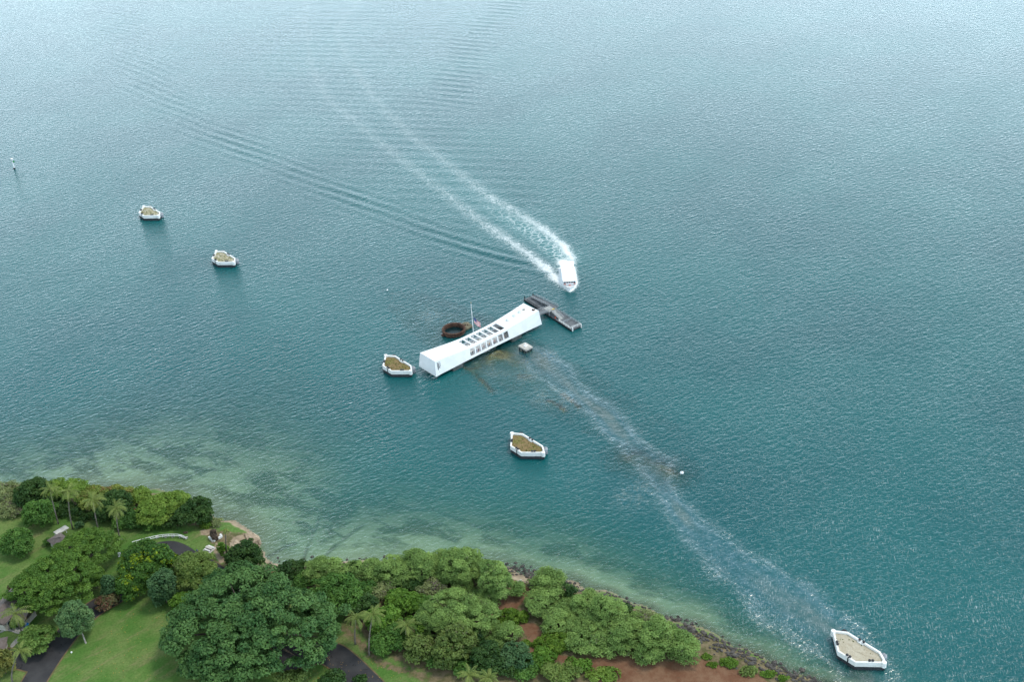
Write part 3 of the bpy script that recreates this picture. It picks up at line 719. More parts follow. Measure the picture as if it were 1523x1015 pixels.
# flagpole and flag
fp = mem(.45, 5.6)
ztop = 8.0
while pix((fp[0], fp[1], ztop))[1] > 449.8: ztop += .05
pole = empty('flagpole', (fp[0], fp[1], -1), 0, 'tall white flagpole rising behind the long white memorial', 'flagpole')
MB().tube([(0, 0, 0), (0, 0, 4), (0, 0, ztop + .7)], [.17, .15, .06], 10).build('pole', M['white'], pole, True)
MB().lathe((0, 0, ztop + .65), [(0, 0), (.14, .06), (.17, .17), (.1, .3), (0, .33)], 10).build('finial', M['yellow'], pole, True)
MB().tube([(.16, 0, 2), (.30, 0, (ztop + 1) / 2), (.12, 0, ztop + .5)], .012, 4).build('halyard', M['steel'], pole)
def flag():
    tr_, tw, tb = (plain('flag_red', (.55, .035, .06)), plain('flag_white', (.78, .77, .76)), plain('flag_blue', (.03, .05, .22)))
    nu, nv, Lx, Ly = 40, 26, 5.0, 2.75
    b = MB(); ux = RGT[:2] / np.hypot(*RGT[:2])
    def P(u, v, off=0.0):
        # hangs in folds from the hoist; fly end droops
        d = u * Lx; fold = .26 * math.sin(u * 8.5 + v * .8) * (.25 + u)
        x = d * .50; z = -v * Ly * (1 - .12 * u) - d * .62 - .12 * math.sin(u * 5)
        return (ux[0] * x - ux[1] * (fold + off) , ux[1] * x + ux[0] * (fold + off), z)
    vs = [P(i / nu, j / nv) for j in range(nv + 1) for i in range(nu + 1)]
    for j in range(nv):
        for i in range(nu):
            k = j * (nu + 1) + i; stripe = j // 2
            mi = 2 if (i < 16 and j < 14) else (0 if stripe % 2 == 0 else 1)
            b.f.append((k, k + 1, k + nu + 2, k + nu + 1)); b.m.append(mi)
    b.v.extend(vs); b.n += len(vs)
    for row in range(9):
        for c_ in range(6 if row % 2 == 0 else 5):
            u = (.4 / 12) * (1 + 2 * c_ + (row % 2)); v = (14 / 26 / 10) * (row + 1)
            for off in (-.012, .012):
                pts = [P(u + (.010 if k % 2 == 0 else .004) * math.cos(1.5708 + k * math.pi / 5), v + (.018 if k % 2 == 0 else .007) * math.sin(1.5708 + k * math.pi / 5), off) for k in range(10)]
                b.add(pts, [tuple(range(10))], 1)
    zt = ztop
    while pix((fp[0], fp[1], zt))[1] < 471.8: zt -= .05
    o = b.build('flag', [tr_, tw, tb], None, True, (fp[0] + .35 * ux[0] + .3, fp[1] + .35 * ux[1], zt))
    tag(o, 'red, white and blue striped flag drooping in folds from the tall white flagpole', 'flag')
flag()

# ------------------------------------------------------------------ rusted gun turret ring and the slab next to it
ring = empty('turret_ring', mem(.1, 18.3), YAW, 'rusted round gun turret ring standing out of the water behind the memorial', 'turret ring')
b = MB(); b.lathe((0, 0, 0), [(4.75, -3), (4.75, 1.45), (4.95, 1.5), (4.95, 1.75), (4.3, 1.8), (4.2, 1.55), (4.2, -3)], 56)
b.build('ring_wall', M['rust'], ring, True).data.shade_flat()
b = MB()
for k in range(40):
    t = 2 * math.pi * k / 40 + .02 * math.sin(k * 7); b.box((4.6 * math.cos(t), 4.6 * math.sin(t), 1.83 + .03 * math.sin(k * 5)), (.3, .22, .16 + .08 * (k % 3 == 0)), t)
b.build('rim_bolt', M['rust'], ring)['kind'] = 'stuff'
MB().box((-4.9, .9, .3), (1.3, 1.1, 1.0), .3).build('bracket', M['rust'], ring)
sl = empty('turret_platform', mem(6.3, 17.8), YAW, 'low weathered slab with rusty stubs beside the rusted turret ring', 'platform')
MB().prism([(-2.4, -2.3), (1.7, -2.6), (2.5, 1.6), (1.4, 2.7), (-1.5, 2.6)], -1.5, .75).build('slab', plain('algae_concrete', (.20, .18, .12), (.11, .10, .065), .8, .9), sl)
for x, y, hh in ((-1.7, 1.7, 1.3), (-.2, .3, .5), (.6, -.2, .45)):
    MB().lathe((x, y, .7), [(.25, 0), (.22, hh * .7), (.33, hh * .75), (.33, hh), (0, hh + .05)], 10).build('bollard', M['rust'], sl)

# small concrete mooring platform in front
pf = empty('concrete_platform', mem(11.3, -13.9), YAW, 'small square concrete slab on short piles in front of the memorial', 'platform')
MB().prism([(-2.0, -2.4), (1.7, -2.5), (2.0, 2.3), (-1.8, 2.5)], 1.15, 1.75).build('slab', M['concrete_pale'], pf)
for x in (-1.6, 0, 1.4):
    for y in (-2.0, 0, 1.9): MB().tube([(x, y, -2), (x, y, 1.16)], .28, 8).build('pile', M['dark'], pf)
MB().box((0, -2.15, .85), (3.5, .25, .55)).box((1.55, 0, .85), (.25, 4.2, .55)).box((-1.6, 0, .85), (.25, 4.2, .55)).build('beam', M['dark_girder'], pf)
MB().box((.1, .1, 1.88), (1.5, 1.2, .25), .2).lathe((.1, .1, 2.0), [(.3, 0), (.25, .35), (.36, .4), (.34, .6), (0, .65)], 10).build('mooring_post', M['white_worn'], pf)

# ------------------------------------------------------------------ floating dock with gangway
dk = empty('floating_dock', mem(38.7, -.2), YAW - .12, 'long grey floating dock with railings at the far end of the memorial', 'dock')
MB().box((.1, 0, .35), (5.3, 34.0, .7)).build('float', M['dark'], dk)
MB().box((.1, 0, .76), (5.5, 34.2, .12)).build('deck', M['deck'], dk)
b = MB()
for y in np.arange(-16.5, 17, 1.65): b.box((-2.72, y, .45), (.22, .5, .75)); b.box((2.92, y, .45), (.22, .5, .75))
b.build('fender', M['iron'], dk)['kind'] = 'stuff'
for y in (-17.2, 17.2):
    for x in (-2.1, 2.3): MB().tube([(x, y, -3), (x, y, 1.7)], .26, 10).build('pile', M['white_worn'] if y < 0 else M['dark'], dk)
def rail(path, h=1.05, name='railing', mat='steel', post=1.5):
    b = MB()
    P = [Vector(p) for p in path]
    for a, c in zip(P[:-1], P[1:]):
        n = max(1, int((c - a).length / post))
        for k in range(n + 1):
            q = a.lerp(c, k / n); b.bar(q, q + Vector((0, 0, h)), .09, .09)
        for z in (h, h * .66, h * .33): b.bar(a + Vector((0, 0, z)), c + Vector((0, 0, z)), .08, .08)
    return b.build(name, M[mat], dk)
# long ramp to the far end, landing, short ramp back, and gangway to the memorial
MB().add([(.2, -1.2, 3.0), (2.6, -1.2, 3.0), (2.6, 15.6, 1.25), (.2, 15.6, 1.25), (.2, -1.2, 2.75), (2.6, -1.2, 2.75), (2.6, 15.6, 1.0), (.2, 15.6, 1.0)],
         [(0, 1, 2, 3), (7, 6, 5, 4), (0, 4, 5, 1), (1, 5, 6, 2), (2, 6, 7, 3), (3, 7, 4, 0)]).build('ramp', M['deck'], dk)
rail([(.2, 1.8, 2.68), (.2, 15.6, 1.25)]); rail([(2.6, -1.2, 3.0), (2.6, 15.6, 1.25)])
MB().box((-1.5, -.1, 2.9), (3.35, 4.2, .26)).build('landing', M['deck_pale'], dk)
MB().add([(-2.0, -2.25, 3.0), (.1, -2.25, 3.0), (.6, -7.6, .9), (-1.5, -7.6, .9), (-2.0, -2.25, 2.75), (.1, -2.25, 2.75), (.6, -7.6, .82), (-1.5, -7.6, .82)],
         [(3, 2, 1, 0), (4, 5, 6, 7), (1, 5, 4, 0), (2, 6, 5, 1), (3, 7, 6, 2), (0, 4, 7, 3)]).build('ramp', M['deck_pale'], dk)
rail([(-2.0, -2.25, 3.0), (-1.5, -7.6, .9)]); rail([(.1, -2.25, 3.0), (.6, -7.6, .9)])
MB().box((-7.0, -.3, 2.88), (7.8, 3.3, .25)).build('gangway', M['deck'], dk)
rail([(-10.6, 1.3, 3.0), (-3.2, 1.3, 3.0)]); rail([(-10.6, -1.9, 3.0), (-3.1, -1.9, 3.0)])
MB().bar((-3.1, -1.9, 3.55), (-3.1, -2.1, 3.55), .1, .1).build('gate_bar', M['yellow'], dk)
MB().bar((-1.9, -2.05, 3.45), (-.1, -2.05, 3.45), .35, .16).build('gate_bar', M['yellow'], dk)
rail([(2.7, -1.5, .82), (2.7, -16.2, .82)]); rail([(-2.5, -8.2, .82), (-2.5, -16.4, .82), (2.7, -16.4, .82)], mat='white_worn')
rail([(-2.0, -10.6, .82), (2.5, -10.6, .82)], post=.7); rail([(-2.5, 15, .82), (-2.5, 5, .82)], .8, mat='dark')
for x, y in ((-2.1, -5.2), (-2.1, -8.0)): MB().lathe((x, y, .82), [(.22, 0), (.22, .7), (0, .78)], 10).build('post_cap', M['orange'] if y > -6 else M['white_worn'], dk)
MB().box((-1.6, 3.2, 1.15), (1.0, 1.4, .7)).build('equipment_box', M['white_worn'], dk)
for y in np.arange(2, 15, 3.2): b = MB(); b.bar((.3, y, .8), (.3, y, 2.65 - (y - 1.8) * .104), .16, .16); b.bar((2.5, y, .8), (2.5, y, 2.65 - (y - 1.8) * .104), .16, .16).bar((.3, y, 2.55 - (y - 1.8) * .104), (2.5, y, 2.55 - (y - 1.8) * .104), .12, .12).build('ramp_support', M['steel'], dk)
for x in (-2.9, 0):
    for y in (-1.9, 1.7): MB().bar((x, y, .8), (x, y, 2.8), .2, .2).build('landing_post', M['steel'], dk)

# ------------------------------------------------------------------ mooring quays
QP = [(-3.75, 2.9), (-3.75, -2.9), (1.9, -8.7), (3.0, -7.5), (4.4, -5.3), (4.4, 5.3), (1.9, 8.7)]
def inset(P, d):
    n = len(P); out_ = []
    for i in range(n):
        p, c, q = (np.array(P[i - 1]), np.array(P[i]), np.array(P[(i + 1) % n]))
        a = (c - p) / np.hypot(*(c - p)); b_ = (q - c) / np.hypot(*(q - c)); na, nb = np.array([-a[1], a[0]]), np.array([-b_[1], b_[0]])
        m = (na + nb); m /= (1 + na @ nb); out_.append(tuple(c + m * d))
    return out_
def fill_mat(name, a, b_, c_=None):
    t = NT(name); v = t.obj()
    c = t.mix(t.ramp(t.noise(v, .55, 6, .72), .36, .64), a, b_)
    if c_: c = t.mix(t.ramp(t.noise(v, .33, 4, .6), .50, .66), c, c_)
    c = t.mix(t.ramp(t.noise(v, 2.6, 4, .7), .55, .75, 0, .5), c, tuple(k * .45 for k in a))
    return t.pbr(c, .95, t.bump(t.noise(v, 2.2, 5), .15))
M['fill_brown'] = fill_mat('dry_brown_grass', (.235, .165, .078), (.165, .125, .055), (.17, .16, .05))
M['fill_green'] = fill_mat('patchy_weeds', (.42, .38, .27), (.21, .21, .10), (.46, .43, .34))
M['fill_sand'] = fill_mat('pale_sand', (.46, .42, .33), (.40, .355, .265), None)
def quay(t, fill, label, seed):
    g_ = np.random.default_rng(seed)
    root = empty('mooring_quay', mem(-35.2, t), YAW, label, 'mooring quay', 'white mooring quays in a row')
    inn = inset(QP, .5); n = len(QP); b = MB()
    vs = [(x, y, 1.25) for x, y in QP] + [(x, y, 2.85) for x, y in QP] + [(x, y, 2.85) for x, y in inn] + [(x, y, 1.8) for x, y in inn]
    fs = [tuple(range(n))[::-1]]
    for r_ in range(3): fs += [(r_ * n + k, r_ * n + (k + 1) % n, (r_ + 1) * n + (k + 1) % n, (r_ + 1) * n + k) for k in range(n)]
    b.add(vs, fs); b.build('parapet', M['quay'], root)
    b = MB(); N_ = 14                                          # uneven soil inside the parapet
    P = inset(QP, .46); c = (0.2, 0); vs = []; fs = []
    rings = 7
    for r_ in range(1, rings + 1):
        for k in range(n * 4):
            i, f = divmod(k, 4); p, q = P[i], P[(i + 1) % n]; x = p[0] + (q[0] - p[0]) * f / 4; y = p[1] + (q[1] - p[1]) * f / 4
            a = r_ / rings; vs.append((c[0] + (x - c[0]) * a, c[1] + (y - c[1]) * a, 2.16 + .10 * g_.uniform(-1, 1) + .10 * (1 - a)))
    m = n * 4; vs.append((c[0], c[1], 2.24))
    for r_ in range(rings - 1):
        for k in range(m): fs.append((r_ * m + k, (r_ + 1) * m + k, (r_ + 1) * m + (k + 1) % m, r_ * m + (k + 1) % m))
    for k in range(m): fs.append((len(vs) - 1, k, (k + 1) % m))
    b.add(vs, fs); b.build('fill', fill, root, True)
    if fill is not M['fill_sand'] or True:
        V = []; 
        for _ in range(110 if fill is not M['fill_sand'] else 90):   # tufts of weed on the soil
            a = g_.uniform(0, 6.28); r_ = math.sqrt(g_.uniform(0, 1)); x = .3 + 3.0 * r_ * math.cos(a); y = 6.6 * r_ * math.sin(a)
            if not in_poly(np.array([x]), np.array([y]), P)[0]: continue
            if fill is M['fill_sand'] and not (abs(x - 3.0) < .9 or (y > 4.0)): continue
            s_ = g_.uniform(.08, .18); q = g_.uniform(0, 3.14)
            for q_ in (q, q + 1.6): V += [(x - s_ * math.cos(q_), y - s_ * math.sin(q_), 2.12), (x + s_ * math.cos(q_), y + s_ * math.sin(q_), 2.12), (x + s_ * math.cos(q_), y + s_ * math.sin(q_), 2.22 + s_), (x - s_ * math.cos(q_), y - s_ * math.sin(q_), 2.22 + s_)]
        if V:
            Vq = np.array(V); ti = g_.uniform(0, 1, len(Vq) // 4)
            o = fast_mesh('weeds', Vq, np.arange(len(Vq)).reshape(-1, 4), [LEAF['olive']], parent=root, attrs=[('tint', 'FACE', ti), ('warm', 'FACE', g_.uniform(0, 1, len(ti)))]); o['kind'] = 'stuff'
    b = MB(); b.prism(inset(QP, .04), -.3, 1.25); b.build('timber_skirt', M['dark'], root)
    QI = inset(QP, .35)
    for i in range(n):
        p, q = QI[i], QI[(i + 1) % n]; L2 = math.hypot(q[0] - p[0], q[1] - p[1]); k_ = max(1, int(L2 / 2.6))
        for k in range(k_): MB().tube([(p[0] + (q[0] - p[0]) * k / k_, p[1] + (q[1] - p[1]) * k / k_, z) for z in (-3, .9)], .3, 8).build('pile', M['dark'], root)
    # recesses with bollards, corner nub and round fender
    for x, y, rz in ((3.8, .6, 0), (-.5, -5.45, .78), (-3.1, -.2, 0)):
        u = empty_local = None
        MB().box((x, y, 2.36), (.7, 1.9, .42), rz).build('recess_ledge', M['white_worn'], root)
    for x, y in ((4.1, 1.2), (4.1, -.1), (-.6, -5.2), (-.0, -5.8), (-3.2, .2), (-3.2, -.7), (-1.7, 4.4), (-1.1, 5.0)):
        MB().lathe((x, y, 2.5), [(.24, 0), (.24, .42), (.40, .48), (.40, .72), (.15, .8), (0, .8)], 10).build('bollard', M['iron'], root)
    MB().box((-3.72, -.5, 1.75), (.32, .3, 2.4)).build('ladder', M['iron'], root)
    MB().lathe((1.75, 8.25, 1.25), [(0, 0), (.7, 0), (.7, 1.75), (.6, 1.85), (0, 1.87)], 14).build('corner_post', M['quay'], root)
    MB().lathe((1.75, -8.25, 1.25), [(0, 0), (.7, 0), (.7, 1.7), (.6, 1.8), (0, 1.82)], 14).build('corner_post', M['quay'], root)
    MB().lathe((4.25, -6.4, .2), [(0, 0), (.9, 0), (1.0, .3), (1.0, 2.0), (.8, 2.3), (0, 2.35)], 14).build('round_fender', plain('fender_grey', (.34, .36, .39), (.16, .17, .19), .9, .7), root)
    MB().lathe((4.25, 6.3, .2), [(0, 0), (.8, 0), (.9, .3), (.9, 2.1), (.7, 2.4), (0, 2.45)], 14).build('round_fender', M['iron'], root)
    return root
quay(225.0, M['fill_green'], 'white mooring quay with pale weedy top, farthest off in the row, at upper left', 1)
quay(148.9, M['fill_green'], 'white mooring quay with pale weedy top, second farthest, nearer the memorial', 2)
quay(11.8, M['fill_brown'], 'white mooring quay with brown grass top just off the left end of the memorial', 3)
quay(-64.8, M['fill_brown'], 'white mooring quay with brown grass top standing alone between memorial and green shore', 4)
quay(-201.9, M['fill_sand'], 'white mooring quay filled with pale sand, nearest one, at lower right', 5)

# ------------------------------------------------------------------ ferry
bt = empty('ferry_boat', (26.8, 468.0, 0), math.pi, 'white flat roofed ferry boat trailing two lines of foam', 'boat')
b = MB(); secs = []
for y, wd, z1 in ((-10.4, 2.75, 1.15), (-6, 2.9, 1.15), (0, 2.95, 1.15), (5, 2.9, 1.2), (8, 2.6, 1.3), (9.8, 1.9, 1.42), (10.9, .9, 1.52), (11.4, .1, 1.55)):
    k = max(0, (y - 5) / 6.4); secs.append([(-wd, y, z1), (-wd * (.92 - .3 * k), y - .5 * k, .2), (-wd * .5 * (1 - k), y - 1.2 * k, -.7), (wd * .5 * (1 - k), y - 1.2 * k, -.7), (wd * (.92 - .3 * k), y - .5 * k, .2), (wd, y, z1)])
vs = [p for s_ in secs for p in s_]; fs = [(i * 6 + k, i * 6 + (k + 1) % 6, (i + 1) * 6 + (k + 1) % 6, (i + 1) * 6 + k) for i in range(len(secs) - 1) for k in range(6)]
fs.append((5, 4, 3, 2, 1, 0)); fs.append(tuple((len(secs) - 1) * 6 + k for k in range(6))); b.add(vs, fs); b.build('hull', M['boat_white'], bt)
MB().box((0, -1.0, 2.15), (5.5, 18.4, 2.0)).build('cabin', M['boat_white'], bt)
MB().add([(-3.0, -10.6, 3.1), (3.0, -10.6, 3.1), (3.0, 8.2, 3.15), (2.6, 8.7, 3.15), (-2.6, 8.7, 3.15), (-3.0, 8.2, 3.15), (-3.0, -10.6, 3.3), (3.0, -10.6, 3.3), (3.0, 8.2, 3.35), (2.6, 8.7, 3.35), (-2.6, 8.7, 3.35), (-3.0, 8.2, 3.35)],
         [(5, 4, 3, 2, 1, 0), (6, 7, 8, 9, 10, 11)] + [(k, (k + 1) % 6, (k + 1) % 6 + 6, k + 6) for k in range(6)]).build('roof', M['boat_white'], bt)
for k in range(5): MB().box((-2.08 + 1.04 * k, 8.24, 2.62), (.82, .1, .75)).build('window', M['glass'], bt)
for sx in (-1, 1):
    for k in range(8): MB().box((sx * 2.76, -8.9 + 2.1 * k, 2.45), (.08, 1.6, .8)).build('window', M['glass'], bt)
b = MB()
for sx in (-1, 1):
    pts = [(sx * 2.6, 8.3, 1.35), (sx * 1.85, 9.8, 1.45), (sx * .85, 10.9, 1.55), (0, 11.3, 1.58)]
    for p, q in zip(pts[:-1], pts[1:]):
        b.bar((p[0], p[1], p[2] + .85), (q[0], q[1], q[2] + .85), .06, .06); b.bar((p[0], p[1], p[2] + .45), (q[0], q[1], q[2] + .45), .05, .05); b.bar(p, (p[0], p[1], p[2] + .85), .06, .06)
b.build('bow_rail', M['steel'], bt)
for x, y, z in ((0, 9.2, 1.75), (-2.15, 8.5, 1.9), (2.15, 8.5, 1.9)):
    b = MB(); pr_ = [(.36 + .10 * math.cos(a), .10 * math.sin(a)) for a in np.linspace(0, 2 * math.pi, 9)[:-1]]
    b.lathe((x, y, z), pr_, 16, closed=True); b.build('life_ring', M['orange'], bt, True)
for x, y, a_, d_ in ((-1.2, -1, .8, .9), (1.3, -1.2, .8, .9), (0, 3.6, .5, 1.1)): MB().box((x, y, 3.38), (a_, d_, .14)).build('roof_hatch', M['white_worn'], bt)
MB().tube([(-2.3, -3.0, 3.3), (-2.3, -3.0, 4.2)], .05, 6).box((-2.3, -3, 4.25), (.25, .25, .2)).build('mast', M['iron'], bt)

# ------------------------------------------------------------------ marker and buoys
p = at(21.6, 251.2); mk = empty('channel_marker', (p[0], p[1], 0), 0, 'white channel marker post with a green board in open water', 'channel marker')
MB().tube([(0, 0, -3), (0, 0, .8)], .55, 12).build('footing', M['dark'], mk)
MB().tube([(0, 0, .7), (0, 0, 5.6)], [.34, .26], 10).build('post', M['white'], mk)
MB().lathe((0, 0, 5.5), [(.6, 0), (.75, .3), (.75, .9), (.3, 1.2), (0, 1.25)], 12).build('lantern', M['white_worn'], mk)
MB().box((.75, -.3, 4.6), (.95, .1, 1.0), .2).build('day_board', M['green_sign'], mk)
p = at(1014, 704.5); by = empty('mooring_buoy', (p[0], p[1], 0), 0, 'small round white buoy floating off the brown submerged patch', 'buoy')
MB().lathe((0, 0, 0), [(0, -.4), (.5, -.25), (.66, .1), (.6, .45), (.3, .72), (0, .76)], 16).build('float', M['white'], by, True)
MB().lathe((0, 0, .74), [(.09, 0), (.16, .12), (.09, .25), (0, .25)], 8).build('mooring_eye', M['steel'], by)
p = at(576, 432); by = empty('mooring_buoy', (p[0], p[1], 0), 0, 'tiny white buoy bobbing left of the flagpole in open water', 'buoy')
MB().lathe((0, 0, 0), [(0, -.3), (.3, -.2), (.4, .05), (.33, .3), (.14, .46), (0, .49)], 16).build('float', M['white'], by, True)
MB().lathe((0, 0, .46), [(.09, 0), (.16, .12), (.09, .25), (0, .25)], 8).build('mooring_eye', M['steel'], by)

# ------------------------------------------------------------------ people
def person_mesh(pose):
    V, E, Rr = [], [], []
    def v(p, r, par=None):
        V.append(p); Rr.append(r); i = len(V) - 1
        if par is not None: E.append((par, i))
        return i
    hip = v((0, 0, .95), .15)
    w1 = v((0, 0, 1.12), .135, hip); ch = v((0, .01, 1.32), .16, w1); nk0 = v((0, .0, 1.45), .085, ch); nk = v((0, .01, 1.52), .055, nk0)
    h0 = v((0, .025, 1.60), .085, nk); h1 = v((0, .015, 1.69), .10, h0); v((0, .0, 1.755), .07, h1); v((0, .125, 1.635), .018, h0)
    for sx in (-1, 1):
        v((sx * .102, .0, 1.65), .018, h0)
        th = v((sx * .10, 0, .88), .10, hip); kn = v((sx * .11, .02 + pose * .03 * sx, .49), .062, th); an = v((sx * .115, -.01 - pose * .04 * sx, .09), .042, kn); v((sx * .125, .16 - pose * .04 * sx, .04), .04, an)
        sh = v((sx * .19, 0, 1.40), .065, ch)
        if pose == 0: el, wr, fd = (sx * .25, -.02, 1.13), (sx * .25, .08, .90), Vector((0, .25, -1))
        else: el, wr, fd = (sx * .27, .05, 1.15), (sx * .15, .28, 1.10), Vector((-sx * .4, 1, .1))
        e = v(el, .046, sh); wv_ = v(wr, .03, e); fd.normalize()
        side = Vector((0, 1, 0)) if pose == 0 else Vector((sx, .2, 0)); side = (side - fd * side.dot(fd)).normalized()
        palm = v(tuple(Vector(wr) + fd * .06), .03, wv_)
        for k, L2 in enumerate((.070, .080, .075, .058)):
            o_ = Vector(wr) + fd * .085 + side * (.030 - .02 * k)
            a_ = v(tuple(o_), .009, palm); m_ = v(tuple(o_ + fd * L2 * .55), .0085, a_); v(tuple(o_ + fd * L2 + Vector((-sx * .012, 0, 0))), .007, m_)
        a_ = v(tuple(Vector(wr) + fd * .05 + side * .045), .011, palm); v(tuple(Vector(wr) + fd * .095 + side * .065), .009, a_)
    me = bpy.data.meshes.new('person'); me.from_pydata([tuple(p) for p in V], E, [])
    o = bpy.data.objects.new('person_source', me); COL.objects.link(o)
    m = o.modifiers.new('skin', 'SKIN'); m.use_smooth_shade = True
    for i, r_ in enumerate(Rr):
        me.skin_vertices[0].data[i].radius = (r_, r_ * (.72 if i in (hip, w1, ch, nk0) else 1.0)); me.skin_vertices[0].data[i].use_root = i == 0
    o.modifiers.new('sub', 'SUBSURF').levels = 1
    dg = bpy.context.evaluated_depsgraph_get(); res = bpy.data.meshes.new_from_object(o.evaluated_get(dg))
    bpy.data.objects.remove(o); res.materials.clear()
    for k in range(4): res.materials.append(None)
    for p in res.polygons:
        c = p.center; arm = abs(c.x) > .225 or (pose == 1 and c.y > .14 and 1.0 < c.z < 1.3)
        if c.z > 1.47: p.material_index = 3 if (c.z > 1.715 or (c.y < -.02 and c.z > 1.55)) else 0
        elif arm and c.z < 1.24: p.material_index = 0
        elif c.z > .98: p.material_index = 1
        elif c.z > .08 : p.material_index = 2
        else: p.material_index = 3
        if abs(abs(c.x) - .036) < .016 and abs(c.z - 1.655) < .012 and c.y > .07: p.material_index = 3
    return res
PM = [person_mesh(0), person_mesh(1)]
SK = [plain('skin_light', (.52, .33, .24), (.48, .30, .22)), plain('skin_brown', (.30, .17, .11), (.27, .15, .10))]
HAIR = [plain('dark_hair', (.02, .016, .013), (.03, .022, .018)), plain('brown_hair', (.10, .06, .035), (.08, .05, .03)), plain('grey_hair', (.4, .39, .37), (.33, .32, .31))]
CL = {k: plain(k + '_cloth', c, tuple(q * .85 for q in c), 6) for k, c in dict(black=(.015, .015, .018), navy=(.02, .03, .09), white=(.72, .72, .70), red=(.50, .04, .05), pink=(.62, .25, .28), blue=(.03, .16, .55), orange=(.75, .28, .03), grey=(.28, .28, .30), khaki=(.36, .29, .19), teal=(.03, .22, .24), purple=(.22, .06, .25), denim=(.07, .11, .20)).items()}
def person(loc, rz, shirt, legs, label, pose=0, group=None, h=1.0):
    o = bpy.data.objects.new('person', PM[pose]); COL.objects.link(o); o.location = loc; o.rotation_euler = (0, 0, rz); o.scale = (h, h, h)
    k = len(label)
    for i, m in enumerate((SK[k % 2], CL[shirt], CL[legs], HAIR[k % 3])):
        o.material_slots[i].link = 'OBJECT'; o.material_slots[i].material = m
    return tag(o, label, 'person', group)
VG = 'visitors inside the memorial'
ORD = ['first', 'second', 'third', 'fourth', 'fifth', 'sixth', 'seventh']
FZ = ZB + .46
WINP = [('teal', 'black', 'black', 'grey'), ('blue', 'denim', 'navy', 'red'), ('white', 'khaki', 'pink', 'white'), ('navy', 'black', 'orange', 'denim'), ('purple', 'denim', 'red', 'black'), ('grey', 'pink', 'white', 'navy'), ('orange', 'khaki', 'black', 'navy')]
for k, (a1, l1, a2, l2) in enumerate(WINP):
    c = (OPEN[k][0] + OPEN[k][1]) / 2
    person(mem(c - .55, -3.95 + .12 * (k % 3), FZ), YAW + math.pi + .2 * (k % 3 - 1), a1, l1, f'visitor in {a1} top, left in the {ORD[k]} memorial window from the left', k % 2, VG, 1 - .03 * (k % 3))
    person(mem(c + .5, -3.8 - .1 * (k % 2), FZ), YAW + math.pi - .3 * (k % 2), a2, l2, f'visitor in {a2} top, right in the {ORD[k]} memorial window from the left', (k + 1) % 2, VG, .97 + .02 * (k % 3))
for k, sft, t, sh, lg, ps in ((0, -.3, .9, 'white', 'black', 0), (0, .7, .2, 'black', 'black', 1), (1, .2, 1.4, 'black', 'navy', 0), (1, .6, .3, 'red', 'black', 1), (2, -.2, 1.2, 'navy', 'black', 0), (3, .3, .4, 'red', 'khaki', 0), (3, -.4, 2.1, 'teal', 'khaki', 1), (4, .1, 1.8, 'teal', 'grey', 0), (5, .1, 1.0, 'navy', 'teal', 1), (6, .2, .6, 'grey', 'black', 0)):
    c = (OPEN[k][0] + OPEN[k][1]) / 2
    person(mem(c + sft, t, FZ), YAW + 1.3 * k, sh, lg, f'visitor in {sh} top under the {ORD[k]} memorial roof opening from the left', ps, VG)
p = at(294, 824, GZ); person((p[0], p[1], GZ + .15), 2.6, 'blue', 'black', 'person in a blue top walking at the edge of the asphalt turnaround', 0)
p = at(11.5, 985, GZ); person((p[0], p[1], GZ + .15), .5, 'black', 'pink', 'person in dark top and pink shorts on the driveway by the shaggy conifer', 0)
#NEXT2

# ------------------------------------------------------------------ trees and shrubs
def leaf_cards(P, Nn, size, g_, aspect=.75, bend=.25):
    """one bent leaf spray (two quads) at every point P facing Nn"""
    n = len(P); r = g_.normal(size=(n, 3)); a = np.cross(Nn, r); a /= np.linalg.norm(a, axis=1)[:, None] + 1e-9; b = np.cross(Nn, a)
    s = (size * g_.uniform(.65, 1.35, n))[:, None]; a = a * s; b = b * s * aspect; k = Nn * s * bend
    V = np.stack([P - a - k, P - b * .9, P + a - k, P + b * .9], 1).reshape(-1, 3)
    return V, np.arange(4 * n).reshape(-1, 4)

